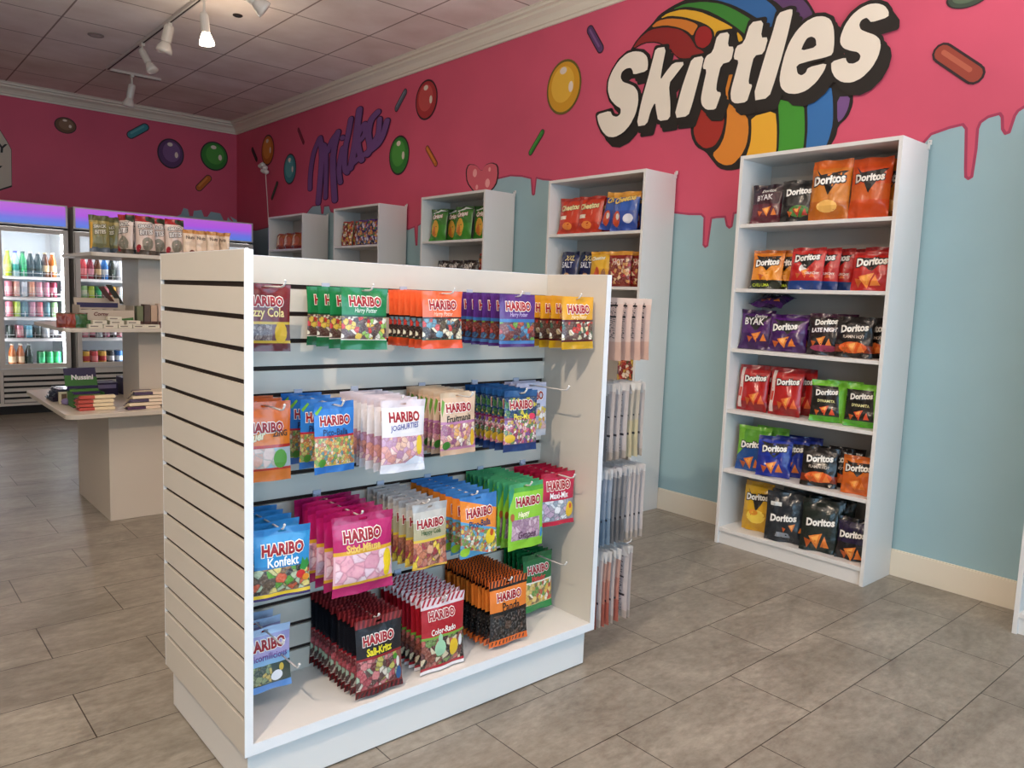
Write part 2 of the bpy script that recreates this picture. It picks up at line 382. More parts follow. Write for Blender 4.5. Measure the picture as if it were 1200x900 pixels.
# ---- traced outlines of the wall paintings, in metres on the wall
LETTERS={'letter_s': [(3.453, 2.474), (3.568, 2.467), (3.554, 2.418), (3.519, 2.359), (3.467, 2.314), (3.405, 2.302), (3.335, 2.321), (3.28, 2.362), (3.239, 2.424), (3.223, 2.49), (3.231, 2.551), (3.262, 2.59), (3.309, 2.614), (3.357, 2.633), (3.38, 2.663), (3.373, 2.696), (3.339, 2.711), (3.299, 2.708), (3.282, 2.687), (3.276, 2.662), (3.167, 2.664), (3.162, 2.706), (3.173, 2.75), (3.214, 2.785), (3.277, 2.803), (3.34, 2.801), (3.402, 2.771), (3.452, 2.719), (3.482, 2.664), (3.483, 2.602), (3.458, 2.545), (3.407, 2.498), (3.364, 2.474), (3.365, 2.439), (3.396, 2.426), (3.433, 2.44)], 'letter_k': [(3.03, 2.777), (3.11, 2.785), (3.127, 2.724), (3.162, 2.606), (3.199, 2.495), (3.23, 2.344), (3.146, 2.343), (3.122, 2.424), (3.092, 2.469), (3.08, 2.417), (3.06, 2.352), (2.972, 2.35), (2.975, 2.434), (2.996, 2.56), (2.949, 2.6), (2.883, 2.661), (2.97, 2.675), (3.024, 2.63), (3.062, 2.59), (3.053, 2.66)], 'letter_i': [(2.756, 2.67), (2.839, 2.673), (2.868, 2.601), (2.902, 2.511), (2.944, 2.353), (2.841, 2.349), (2.819, 2.409), (2.792, 2.508), (2.77, 2.598)], 'letter_t': [(2.595, 2.764), (2.674, 2.77), (2.699, 2.678), (2.746, 2.664), (2.762, 2.601), (2.731, 2.589), (2.748, 2.508), (2.76, 2.439), (2.752, 2.399), (2.718, 2.366), (2.656, 2.358), (2.644, 2.389), (2.623, 2.444), (2.659, 2.458), (2.658, 2.508), (2.637, 2.6), (2.574, 2.603), (2.56, 2.677), (2.603, 2.688)], 'letter_t2': [(2.387, 2.777), (2.469, 2.784), (2.5, 2.685), (2.548, 2.677), (2.561, 2.613), (2.524, 2.598), (2.541, 2.532), (2.565, 2.438), (2.557, 2.391), (2.528, 2.369), (2.457, 2.367), (2.443, 2.41), (2.429, 2.453), (2.456, 2.463), (2.448, 2.53), (2.431, 2.604), (2.373, 2.602), (2.353, 2.682), (2.399, 2.69)], 'letter_l': [(2.22, 2.789), (2.242, 2.797), (2.307, 2.792), (2.331, 2.696), (2.364, 2.594), (2.425, 2.368), (2.324, 2.366), (2.294, 2.457), (2.263, 2.574), (2.237, 2.689)], 'letter_e': [(1.986, 2.519), (1.983, 2.578), (1.992, 2.647), (2.012, 2.692), (2.051, 2.717), (2.096, 2.725), (2.145, 2.713), (2.192, 2.679), (2.228, 2.63), (2.251, 2.571), (2.265, 2.502), (2.27, 2.453), (2.258, 2.407), (2.222, 2.373), (2.166, 2.36), (2.112, 2.368), (2.061, 2.401), (2.024, 2.45), (2.014, 2.485), (2.114, 2.482), (2.123, 2.458), (2.146, 2.448), (2.17, 2.463), (2.18, 2.507), (2.101, 2.513), (2.026, 2.513)], 'letter_s2': [(1.919, 2.492), (1.992, 2.486), (1.987, 2.442), (1.965, 2.404), (1.926, 2.375), (1.876, 2.365), (1.828, 2.379), (1.784, 2.417), (1.758, 2.464), (1.75, 2.508), (1.758, 2.542), (1.783, 2.567), (1.826, 2.59), (1.855, 2.608), (1.865, 2.632), (1.856, 2.652), (1.832, 2.658), (1.821, 2.648), (1.806, 2.629), (1.726, 2.635), (1.727, 2.661), (1.748, 2.691), (1.783, 2.711), (1.824, 2.718), (1.864, 2.71), (1.904, 2.687), (1.936, 2.648), (1.954, 2.598), (1.953, 2.565), (1.933, 2.537), (1.896, 2.518), (1.86, 2.505), (1.844, 2.485), (1.849, 2.463), (1.876, 2.454), (1.902, 2.46), (1.914, 2.476)]}
E_HOLE=[(2.16, 2.572), (2.147, 2.606), (2.13, 2.629), (2.107, 2.632), (2.083, 2.616), (2.076, 2.574)]
BOW={'backing': [(3.329, 2.809), (3.265, 2.878), (3.154, 2.94), (3.108, 2.979), (3.015, 3.005), (2.925, 3.018), (2.793, 3.031), (2.596, 3.002), (2.334, 2.932), (2.184, 2.862), (2.133, 2.797), (2.093, 2.73), (1.969, 2.575), (1.871, 2.314), (1.867, 2.262), (1.888, 2.205), (1.934, 2.17), (1.94, 2.12), (1.969, 2.071), (2.02, 2.004), (2.206, 1.979), (2.437, 2.013), (2.471, 2.017), (2.545, 2.012), (2.616, 2.031), (2.678, 2.097), (2.71, 2.133), (2.778, 2.168), (2.82, 2.233), (2.831, 2.331), (2.897, 2.655), (2.946, 2.694), (3.029, 2.772), (3.113, 2.82), (3.212, 2.838)], 'red': [(3.304, 2.823), (3.248, 2.875), (3.168, 2.907), (3.054, 2.896), (2.943, 2.858), (2.876, 2.807), (2.843, 2.762), (2.821, 2.728), (2.775, 2.703), (2.751, 2.67), (2.884, 2.682), (2.946, 2.698), (3.03, 2.781), (3.113, 2.827), (3.213, 2.844)], 'red_knob': [(2.805, 2.84), (2.764, 2.836), (2.731, 2.811), (2.713, 2.769), (2.73, 2.729), (2.769, 2.714), (2.814, 2.735), (2.835, 2.778), (2.828, 2.818)], 'orange': [(3.165, 2.918), (3.114, 2.946), (3.026, 2.94), (2.916, 2.907), (2.847, 2.873), (2.816, 2.85), (2.836, 2.826), (2.851, 2.8), (2.889, 2.836), (2.959, 2.874), (3.055, 2.908)], 'yellow': [(3.097, 2.954), (3.044, 2.973), (2.936, 2.969), (2.814, 2.927), (2.709, 2.867), (2.622, 2.813), (2.579, 2.782), (2.619, 2.78), (2.674, 2.775), (2.698, 2.757), (2.707, 2.797), (2.75, 2.837), (2.81, 2.871), (2.917, 2.921), (3.027, 2.955)], 'yellow2': [(2.558, 2.762), (2.521, 2.724), (2.51, 2.693), (2.54, 2.697)], 'green': [(3.014, 2.984), (2.923, 2.996), (2.789, 2.974), (2.673, 2.934), (2.587, 2.885), (2.502, 2.825), (2.461, 2.794), (2.492, 2.723), (2.563, 2.785), (2.667, 2.862), (2.771, 2.926), (2.907, 2.978)], 'blue': [(2.753, 2.977), (2.791, 3.007), (2.65, 2.993), (2.513, 2.952), (2.405, 2.897), (2.338, 2.837), (2.313, 2.799), (2.361, 2.691), (2.39, 2.776), (2.429, 2.796), (2.504, 2.851), (2.588, 2.905), (2.688, 2.955)], 'purple': [(2.487, 2.956), (2.333, 2.924), (2.208, 2.866), (2.144, 2.794), (2.111, 2.738), (2.16, 2.712), (2.218, 2.702), (2.255, 2.785), (2.341, 2.87)], 'red_low': [(2.781, 2.395), (2.8, 2.315), (2.804, 2.255), (2.776, 2.194), (2.718, 2.151), (2.654, 2.158), (2.616, 2.207), (2.599, 2.274), (2.603, 2.333), (2.696, 2.323)], 'orange_low': [(2.58, 2.539), (2.599, 2.526), (2.607, 2.483), (2.593, 2.389), (2.581, 2.295), (2.591, 2.204), (2.62, 2.149), (2.665, 2.116), (2.628, 2.07), (2.575, 2.043), (2.523, 2.044), (2.474, 2.088), (2.446, 2.14), (2.438, 2.218), (2.452, 2.293), (2.515, 2.32), (2.547, 2.382), (2.554, 2.474), (2.556, 2.529)], 'yellow_low': [(2.429, 2.286), (2.286, 2.299), (2.269, 2.206), (2.262, 2.079), (2.283, 2.02), (2.453, 2.038), (2.443, 2.082), (2.422, 2.148), (2.421, 2.215)], 'green_low': [(2.276, 2.354), (2.198, 2.326), (2.126, 2.309), (2.11, 2.184), (2.109, 2.088), (2.124, 2.004), (2.265, 2.018), (2.25, 2.083), (2.254, 2.204)], 'blue_low': [(2.109, 2.311), (2.048, 2.333), (1.987, 2.374), (1.971, 2.3), (1.961, 2.185), (1.977, 2.104), (2.011, 2.034), (2.1, 2.001), (2.096, 2.084), (2.094, 2.182)], 'purple_low': [(1.95, 2.312), (1.883, 2.305), (1.889, 2.246), (1.912, 2.202), (1.939, 2.184)]}
SCRIPT=[([(7.643, 2.322), (7.634, 2.478), (7.569, 2.673), (7.439, 2.811)], 0.029), ([(7.425, 2.809), (7.383, 2.613), (7.455, 2.166)], 0.035), ([(7.395, 2.746), (7.293, 2.668), (7.297, 2.208)], 0.027), ([(7.251, 2.663), (7.17, 2.757), (7.049, 2.818)], 0.031), ([(7.049, 2.818), (7.147, 2.587), (7.101, 2.168)], 0.037), ([(6.952, 2.654), (7.019, 2.471), (6.989, 2.334)], 0.031), ([(6.96, 2.756), (6.957, 2.753)], 0.031), ([(6.796, 2.908), (6.843, 2.779), (6.899, 2.635), (6.907, 2.46), (6.854, 2.414)], 0.031), ([(6.637, 2.97), (6.685, 2.758), (6.736, 2.591), (6.79, 2.448)], 0.037), ([(6.54, 2.823), (6.66, 2.742), (6.644, 2.63), (6.578, 2.5)], 0.033), ([(6.54, 2.823), (6.525, 2.737), (6.609, 2.687)], 0.026), ([(6.306, 2.896), (6.421, 2.842), (6.465, 2.729), (6.425, 2.604), (6.471, 2.543)], 0.035), ([(6.27, 2.832), (6.288, 2.706), (6.367, 2.633), (6.319, 2.603)], 0.027), ([(6.144, 2.797), (6.208, 2.683), (6.296, 2.612), (6.436, 2.569), (6.678, 2.511), (6.829, 2.452)], 0.031)]
BLUE_EDGE=[(9.429, 1.986), (9.043, 1.95), (8.338, 1.996), (7.81, 2.034), (7.711, 2.082), (7.634, 2.122), (7.582, 2.142), (7.409, 2.142), (7.385, 2.055), (7.347, 2.052), (7.33, 2.123), (7.225, 2.123), (7.184, 2.06), (6.637, 1.948), (6.173, 1.863), (5.765, 1.826), (5.672, 1.844), (5.646, 1.687), (5.626, 1.687), (5.623, 1.849), (5.576, 1.865), (5.252, 1.967), (4.807, 2.07), (4.604, 2.149), (4.42, 2.16), (4.293, 2.144), (4.193, 2.119), (4.175, 2.008), (4.163, 2.001), (4.15, 2.006), (4.139, 2.118), (4.067, 2.1), (4.003, 2.092), (3.541, 1.945), (3.175, 1.851), (2.898, 1.803), (2.8, 1.788), (2.715, 1.783), (2.692, 1.765), (2.687, 1.608), (2.673, 1.595), (2.658, 1.602), (2.644, 1.757), (2.609, 1.761), (2.553, 1.76), (2.537, 1.71), (2.52, 1.698), (2.506, 1.706), (2.499, 1.776), (2.291, 1.809), (1.834, 1.882), (1.598, 1.959), (1.517, 2.042), (1.491, 2.072), (1.414, 2.091), (1.361, 2.097), (1.345, 2.076), (1.333, 1.914), (1.328, 1.868), (1.316, 1.858), (1.303, 1.866), (1.297, 1.984), (1.299, 2.07), (1.291, 2.096), (1.263, 2.115), (1.218, 2.122), (1.208, 2.107), (1.202, 2.056), (1.189, 2.035), (1.175, 2.039), (1.161, 2.105), (1.151, 2.123), (1.13, 2.136)]
BLUE_BACK=[(3.115, 2.106), (3.145, 2.184), (3.194, 2.174), (3.213, 2.096), (3.253, 2.095), (3.264, 2.161), (3.354, 2.18), (3.384, 2.102), (3.425, 2.106), (3.466, 2.171), (3.58, 2.162), (3.622, 2.084), (3.664, 2.083), (3.675, 2.125), (3.706, 2.092), (3.76, 2.055)]
BALLS_R=[('yellow', 3.898, 2.699, 0.166, 0.181), ('red', 5.537, 2.882, 0.16, 0.164), ('green', 5.94, 2.475, 0.163, 0.17), ('teal', 8.128, 2.573, 0.157, 0.164), ('orange', 8.708, 2.841, 0.172, 0.172), ('darkgreen', 1.39, 2.644, 0.089, 0.048)]
BALLS_B=[('purple', 3.006, 2.792, 0.15, 0.171), ('green', 3.511, 2.836, 0.166, 0.172), ('brown', 1.924, 2.927, 0.106, 0.085)]
SPR_R=[('purple', (3.674, 3.021), (3.574, 2.882), 0.055), ('rust', (1.474, 2.424), (1.334, 2.306), 0.081), ('green', (4.093, 2.427), (4.21, 2.3), 0.039), ('orange', (5.507, 2.482), (5.378, 2.343), 0.047), ('slate', (5.865, 3.0), (5.997, 2.884), 0.057), ('maroon', (7.926, 2.963), (7.803, 2.814), 0.041), ('black', (9.144, 2.901), (9.02, 2.769), 0.052), ('darkgreen', (8.454, 2.446), (8.589, 2.296), 0.049)]
SPR_B=[('teal', (2.574, 2.934), (2.729, 3.045), 0.081), ('orange', (3.326, 2.439), (3.438, 2.564), 0.077)]
SIGN_B=[(1.272, 2.824), (1.33, 2.783), (1.386, 2.681), (1.424, 2.601), (1.417, 2.219), (1.251, 2.139)]
HEART=[(4.762, 2.221), (4.839, 2.281), (4.937, 2.297), (4.968, 2.248), (4.952, 2.154), (4.85, 2.067), (4.7, 2.03), (4.581, 2.097), (4.555, 2.176), (4.569, 2.253), (4.641, 2.279), (4.723, 2.269)]
CORD=[(8.754, 2.654), (8.73, 2.47), (8.658, 2.108)]
# ================================================================== the room
XR, YB, ZC, XL, YF = 3.787, 9.63, 3.255, -3.2, -2.6
def struct(o): o['kind'] = 'structure'; return o

def floor_mat():
    m = bpy.data.materials.new('grey_stone_tile'); m.use_nodes = True; n = N(m); b = n.n['Principled BSDF']
    tc = n.new('ShaderNodeTexCoord')
    mp = n.new('ShaderNodeMapping'); mp.inputs['Location'].default_value = (-.4895+.587*20, -.202+.2935*40, 0); n.lk(tc.outputs['Object'], mp.inputs[0])
    br = n.new('ShaderNodeTexBrick'); br.offset = .5; br.offset_frequency = 2; br.squash = 1
    br.inputs['Scale'].default_value = 1; br.inputs['Mortar Size'].default_value = .0017; br.inputs['Mortar Smooth'].default_value = 0
    br.inputs['Brick Width'].default_value = .587; br.inputs['Row Height'].default_value = .2935; br.inputs['Bias'].default_value = 0
    br.inputs['Color1'].default_value = srgb('#a8a194'); br.inputs['Color2'].default_value = srgb('#9f988c'); br.inputs['Mortar'].default_value = srgb('#453c32')
    n.lk(mp.outputs[0], br.inputs['Vector'])
    n1 = n.new('ShaderNodeTexNoise'); n1.inputs['Scale'].default_value = 2.6; n1.inputs['Detail'].default_value = 8; n1.inputs['Roughness'].default_value = .68; n1.inputs['Distortion'].default_value = .8
    mp2 = n.new('ShaderNodeMapping'); mp2.inputs['Scale'].default_value = (1, 1.8, 1); n.lk(tc.outputs['Object'], mp2.inputs[0]); n.lk(mp2.outputs[0], n1.inputs['Vector'])
    n2 = n.new('ShaderNodeTexNoise'); n2.inputs['Scale'].default_value = 22; n2.inputs['Detail'].default_value = 6; n2.inputs['Roughness'].default_value = .7; n.lk(mp2.outputs[0], n2.inputs['Vector'])
    k1 = n.ramp(n1.outputs[0], [(.3, '#c0bebb'), (.7, '#ffffff')], 'LINEAR'); k2 = n.ramp(n2.outputs[0], [(.33, '#dad7d4'), (.62, '#ffffff')], 'LINEAR')
    def mul(a, c):
        x = n.new('ShaderNodeMix'); x.data_type = 'RGBA'; x.blend_type = 'MULTIPLY'; x.inputs['Factor'].default_value = 1
        n.lk(a, x.inputs['A']); n.lk(c, x.inputs['B']); return x.outputs['Result']
    n.lk(mul(mul(br.outputs['Color'], k1), k2), b.inputs['Base Color'])
    rr = n.math('MULTIPLY_ADD', n2.outputs[0], .25, .28); n.lk(rr, b.inputs['Roughness'])
    bp = n.new('ShaderNodeBump'); bp.inputs['Strength'].default_value = .25; bp.inputs['Distance'].default_value = .002
    hh = n.math('SUBTRACT', n.math('MULTIPLY', n2.outputs[0], .4), n.math('MULTIPLY', br.outputs['Fac'], 1.))
    n.lk(hh, bp.inputs['Height']); n.lk(bp.outputs[0], b.inputs['Normal']); return m
def ceil_mat():
    m = bpy.data.materials.new('ceiling_tile'); m.use_nodes = True; n = N(m); b = n.n['Principled BSDF']
    tc = n.new('ShaderNodeTexCoord')
    def brick(loc, w_, h_, ms, c1, c2, mo):
        mp = n.new('ShaderNodeMapping'); mp.inputs['Location'].default_value = loc; n.lk(tc.outputs['Object'], mp.inputs[0])
        br = n.new('ShaderNodeTexBrick'); br.offset = 0; br.inputs['Scale'].default_value = 1; br.inputs['Mortar Size'].default_value = ms; br.inputs['Mortar Smooth'].default_value = 0
        br.inputs['Brick Width'].default_value = w_; br.inputs['Row Height'].default_value = h_
        for i, c in enumerate((c1, c2, mo)): br.inputs[('Color1', 'Color2', 'Mortar')[i]].default_value = srgb(c)
        n.lk(mp.outputs[0], br.inputs['Vector']); return br
    a = brick((-1.375+.615*10, -8.28+.69*20, 0), .615, .69, .0065, '#f2e7e0', '#eee3db', '#9a877e')
    n2 = n.new('ShaderNodeTexNoise'); n2.inputs['Scale'].default_value = 3; n2.inputs['Detail'].default_value = 5; n.lk(tc.outputs['Object'], n2.inputs['Vector'])
    k = n.ramp(n2.outputs[0], [(.3, '#ece6e2'), (.7, '#ffffff')], 'LINEAR')
    x = n.new('ShaderNodeMix'); x.data_type = 'RGBA'; x.blend_type = 'MULTIPLY'; x.inputs['Factor'].default_value = 1
    n.lk(a.outputs['Color'], x.inputs['A']); n.lk(k, x.inputs['B']); n.lk(x.outputs['Result'], b.inputs['Base Color'])
    b.inputs['Roughness'].default_value = .85
    bp = n.new('ShaderNodeBump'); bp.inputs['Strength'].default_value = .4; bp.inputs['Distance'].default_value = .004; bp.invert = True
    n.lk(a.outputs['Fac'], bp.inputs['Height']); n.lk(bp.outputs[0], b.inputs['Normal']); return m
def wallmat(key, col):
    m = mat(key, col, .6); n = N(m); b = n.n['Principled BSDF']
    no = n.new('ShaderNodeTexNoise'); no.inputs['Scale'].default_value = 1.3; no.inputs['Detail'].default_value = 4
    tc = n.new('ShaderNodeTexCoord'); n.lk(tc.outputs['Object'], no.inputs['Vector'])
    k = n.ramp(no.outputs[0], [(.3, '#f0f0f0'), (.7, '#ffffff')], 'LINEAR')
    x = n.new('ShaderNodeMix'); x.data_type = 'RGBA'; x.blend_type = 'MULTIPLY'; x.inputs['Factor'].default_value = 1
    x.inputs['A'].default_value = srgb(col); n.lk(k, x.inputs['B']); n.lk(x.outputs['Result'], b.inputs['Base Color'])
    return m
PINK = wallmat('pink_wall_paint', '#d95774')
BLUE = wallmat('pale_blue_wall_paint', '#9dbfc8')
CREAM = mat('cream_trim', '#e0d8c6', .4)
NEUT = mat('off_white_wall', '#d8d2c8', .7)

fl = struct(MB().box(XL, XR+.15, YF, YB+.15, -.1, 0, floor_mat()).build('floor'))
ce = struct(MB().box(XL, XR+.15, YF, YB+.15, ZC, ZC+.1, ceil_mat()).build('ceiling'))
wr_ = struct(MB().box(XR, XR+.15, YF, YB+.15, 0, ZC, PINK).build('wall_right'))
wb_ = struct(MB().box(XL, XR, YB, YB+.15, 0, ZC, PINK).build('wall_back'))
struct(MB().box(XL-.15, XL, YF-.15, YB+.15, 0, ZC, NEUT).build('wall_left'))
fw = MB()
fw.box(XL, XR+.15, YF-.15, YF, 0, .25, NEUT).box(XL, XR+.15, YF-.15, YF, 2.8, ZC, NEUT)
fw.box(XL, -2.3, YF-.15, YF, .25, 2.8, NEUT).box(3.4, XR+.15, YF-.15, YF, .25, 2.8, NEUT)
struct(fw.build('wall_front'))
wf = MB()
for a, b in ((-2.3, -2.24), (-.43, -.37), (1.5, 1.56), (3.34, 3.4)): wf.box(a, b, YF-.1, YF-.04, .25, 2.8, CREAM)
wf.box(-2.24, 3.34, YF-.1, YF-.04, .25, .31, CREAM).box(-2.24, 3.34, YF-.1, YF-.04, 2.74, 2.8, CREAM)
win = struct(wf.build('window_1'))
wp = MB().box(-2.24, 3.34, YF-.075, YF-.065, .31, 2.74, GLASS).build('window_pane', win)

# skirting boards
bb = MB().box(XR-.014, XR, YF, YB, 0, .122, CREAM).box(XR-.010, XR, YF, YB, .122, .128, CREAM)
struct(bb.build('baseboard_right', bevel=.001))
struct(MB().box(XL, XR-.014, YB-.014, YB, 0, .128, CREAM).build('baseboard_back'))
# crown moulding, stepped profile swept along the two walls
prof = [(0, 3.131), (.014, 3.131), (.018, 3.148), (.030, 3.152), (.036, 3.168), (.050, 3.190), (.074, 3.206), (.082, 3.210), (.086, 3.226), (.112, 3.230), (.116, 3.246), (.128, 3.250), (.128, ZC), (0, ZC)]
def crown(name, axis):
    mb = MB(); vs = []
    if axis == 'y': ends = [(lambda d, z: (XR-d, YF, z)), (lambda d, z: (XR-d, YB-d, z))]
    else: ends = [(lambda d, z: (XR-d, YB-d, z)), (lambda d, z: (XL, YB-d, z))]
    n = len(prof)
    for e in ends: vs += [e(d, z) for d, z in prof]
    fs = [(i, (i+1) % n, n+(i+1) % n, n+i) for i in range(n)]
    mb.add(vs, fs, CREAM); return struct(mb.build(name))
crown('trim_1', 'y'); crown('trim_2', 'x')

# ------------------------------------------------------------------ painted walls
def wall_poly(side, pts, d, mt, mb=None):
    mb = mb or MB()
    p3 = [(XR-d, a, b) for a, b in pts] if side == 'R' else [(a, YB-d, b) for a, b in pts]
    mb.poly(p3, mt); return mb
def wall_stroke(side, pts, wd, d0, mt, mb, sq=1.):
    """brush stroke: overlapping dabs, each a hair above the last so no two faces coincide"""
    def P(a, b): return (XR-d, a*sq, b) if side == 'R' else (a, YB-d, b)
    pts = [(a/sq, b) for a, b in pts]
    for i, (a, b) in enumerate(pts):
        d = d0+(i % 3)*.00003
        mb.add([P(a+wd*math.cos(t*PI/6), b+wd*math.sin(t*PI/6)) for t in range(12)], [tuple(range(12))], mt)
        if i:
            d = d0+.0001+(i % 3)*.00003
            a0, b0 = pts[i-1]; L = math.hypot(a-a0, b-b0) or 1; nx, ny = -(b-b0)/L*wd, (a-a0)/L*wd
            mb.add([P(a0+nx, b0+ny), P(a+nx, b+ny), P(a-nx, b-ny), P(a0-nx, b0-ny)], [(0, 1, 2, 3)], mt)
    return mb
def smooth_pts(p, it=1, closed=True):
    for _ in range(it):
        q = []; n = len(p)
        for i in range(n if closed else n-1):
            a, b = p[i], p[(i+1) % n]
            q += [(a[0]*.8+b[0]*.2, a[1]*.8+b[1]*.2), (a[0]*.2+b[0]*.8, a[1]*.2+b[1]*.8)]
        p = q
    return p
OUTL = mat('black_mural_paint', '#1b1713', .6)
# pale blue lower area with pink drips running down into it
edge = [(YB-.001, BLUE_EDGE[0][1])]+BLUE_EDGE+[(.3, 2.13), (YF+.01, 2.2)]
lower = wall_poly('R', edge+[(YF+.01, .01), (YB-.001, .01)], .0015, BLUE)
rim = mat('pink_drip_rim', '#a83a5c', .6)
for i in range(1, len(edge)):
    wall_stroke('R', [edge[i-1], edge[i]], .006, .0020+(i % 4)*.0002, rim, lower)
tag(lower.build('painted_lower_area', wr_), 'pale blue paint under the dripping pink')
eb = [(XL+.01, 1.8), (2.6, 1.8)]+BLUE_BACK+[(3.70, 2.14), (XR-.001, 2.10)]
lb = wall_poly('B', eb+[(XR-.001, .01), (XL+.01, .01)], .0015, BLUE)
tag(lb.build('painted_lower_area', wb_), 'pale blue paint under the pink')

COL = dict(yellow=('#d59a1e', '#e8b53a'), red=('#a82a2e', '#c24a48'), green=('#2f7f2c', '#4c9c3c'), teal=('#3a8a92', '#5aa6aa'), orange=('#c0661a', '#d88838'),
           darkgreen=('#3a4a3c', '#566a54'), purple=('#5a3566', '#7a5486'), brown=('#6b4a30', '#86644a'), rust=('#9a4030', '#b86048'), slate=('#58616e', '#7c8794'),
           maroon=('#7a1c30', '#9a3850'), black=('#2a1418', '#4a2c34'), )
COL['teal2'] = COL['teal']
def candy_ball(side, name, a, b, ra, rb, parent):
    dk, lt = COL[name]; mb = MB(); z = .0035
    e = lambda k, da=0, db=0: [(a+da*ra+ra*k*math.cos(t*PI/16), b+db*rb+rb*k*math.sin(t*PI/16)) for t in range(32)]
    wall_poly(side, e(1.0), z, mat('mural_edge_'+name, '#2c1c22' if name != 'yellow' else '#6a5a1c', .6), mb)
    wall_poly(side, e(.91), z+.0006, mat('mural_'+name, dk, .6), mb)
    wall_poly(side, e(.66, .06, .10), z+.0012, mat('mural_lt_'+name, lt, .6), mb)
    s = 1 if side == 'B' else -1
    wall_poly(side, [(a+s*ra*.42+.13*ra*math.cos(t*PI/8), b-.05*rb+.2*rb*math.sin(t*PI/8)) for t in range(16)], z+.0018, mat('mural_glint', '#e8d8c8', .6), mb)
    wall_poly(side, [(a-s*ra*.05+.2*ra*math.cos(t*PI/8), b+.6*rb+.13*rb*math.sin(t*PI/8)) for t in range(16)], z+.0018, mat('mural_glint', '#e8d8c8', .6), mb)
    return tag(mb.build('painted_candy', parent), 'painted round %s candy' % name)
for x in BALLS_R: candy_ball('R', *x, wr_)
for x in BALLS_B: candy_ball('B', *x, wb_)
def sprinkle(side, name, p, q, wd, parent):
    dk, lt = COL[name]; mb = MB()
    wall_stroke(side, [p, q], wd*.55, .0035, mat('mural_edge_'+name, '#2c1c22', .6), mb)
    wall_stroke(side, [p, q], wd*.42, .0041, mat('mural_'+name, dk, .6), mb)
    o = (q[0]-p[0], q[1]-p[1]); L = math.hypot(*o); o = (o[0]/L, o[1]/L); k = wd*.14
    p2 = (p[0]+o[0]*wd*.2-abs(o[1])*k*(-1 if side == 'R' else 1), p[1]+o[1]*wd*.2+k); q2 = (q[0]-o[0]*wd*.2-abs(o[1])*k*(-1 if side == 'R' else 1), q[1]-o[1]*wd*.2+k)
    wall_stroke(side, [p2, q2], wd*.13, .0047, mat('mural_lt_'+name, lt, .6), mb)
    return tag(mb.build('painted_sprinkle', parent), 'painted %s sugar sprinkle' % name)
for x in SPR_R: sprinkle('R', *x, wr_)
for x in SPR_B: sprinkle('B', *x, wb_)
# rainbow ribbon
mb = wall_poly('R', smooth_pts(BOW['backing']), .0030, OUTL)
RC = dict(red='#8c1f1e', red_knob='#9a1c1e', orange='#cf7a28', yellow='#e0ac2a', yellow2='#e0ac2a', green='#34802c', blue='#2a64a0', purple='#5c3a68', red_low='#a52a20',
          orange_low='#e08a2c', yellow_low='#f0b430', green_low='#3f9a2c', blue_low='#2f72b4', purple_low='#75508a')
for k, c in RC.items(): wall_poly('R', smooth_pts(BOW[k]), .0040 if k != 'red_knob' else .0046, mat('rainbow_'+k, c, .55), mb)
tag(mb.build('painted_rainbow', wr_), 'painted rainbow ribbon behind the white lettering')
# white lettering with black drop
mb = MB(); LW = mat('mural_letter_white', '#eee6d6', .55)
lv = .0052
for k, p in LETTERS.items():
    for (dy, dz) in ((-.042, -.055), (-.024, -.03), (0, 0)):
        pts = [(a+dy, b+dz) for a, b in p]
        wall_stroke('R', pts+[pts[0]], .018 if dy == 0 else .012, lv, OUTL, mb)
        wall_poly('R', pts, lv+.00025, OUTL, mb); lv += .0003
for k, p in LETTERS.items(): wall_poly('R', smooth_pts(p), lv+.0004, LW, mb); lv += .00005
wall_poly('R', smooth_pts(E_HOLE), lv+.0008, OUTL, mb)
tag(mb.build('painted_lettering', wr_), 'big white lettering with black drop over the rainbow')
# purple script
mb = MB(); LK = mat('mural_script_edge', '#3a1640', .6); LP = mat('mural_script_lilac', '#78508c', .6)
SQ = []
for p, wd in SCRIPT:
    # round the stroke through its points
    q = [p[0]]
    for i in range(len(p)-1):
        for t in (.33, .66, 1):
            a = p[max(i-1, 0)]; b = p[i]; c = p[i+1]; d = p[min(i+2, len(p)-1)]
            q.append(tuple(.5*((2*b[j])+(-a[j]+c[j])*t+(2*a[j]-5*b[j]+4*c[j]-d[j])*t*t+(-a[j]+3*b[j]-3*c[j]+d[j])*t**3) for j in (0, 1)))
    SQ.append((q, wd))
for i, (q, wd) in enumerate(SQ): wall_stroke('R', q, wd*.72+.008, .0030+i*.0002, LK, mb, 2.1)
for i, (q, wd) in enumerate(SQ): wall_stroke('R', q, wd*.72+.001, .0062+i*.0002, LP, mb, 2.1)
tag(mb.build('painted_script', wr_), 'lilac handwriting with dark purple outline')
mb = wall_poly('R', smooth_pts(HEART), .0035, OUTL)
hc = (sum(p[0] for p in HEART)/len(HEART), sum(p[1] for p in HEART)/len(HEART))
wall_poly('R', smooth_pts([(hc[0]+(a-hc[0])*.93, hc[1]+(b-hc[1])*.93) for a, b in HEART]), .0042, mat('mural_heart', '#d5606e', .6), mb)
for da, db, rr in ((.09, .02, .026), (-.07, -.07, .028), (.06, -.09, .016), (-.09, .03, .014)):
    wall_poly('R', [(hc[0]+da+rr*math.cos(t*PI/8), hc[1]+db+rr*1.2*math.sin(t*PI/8)) for t in range(16)], .0048, mat('mural_heart_dot', '#f0a8a8', .6), mb)
tag(mb.build('painted_heart', wr_), 'painted pink heart with pale dots')
mb = wall_poly('B', SIGN_B, .0035, OUTL)
sc = (sum(p[0] for p in SIGN_B)/6, sum(p[1] for p in SIGN_B)/6)
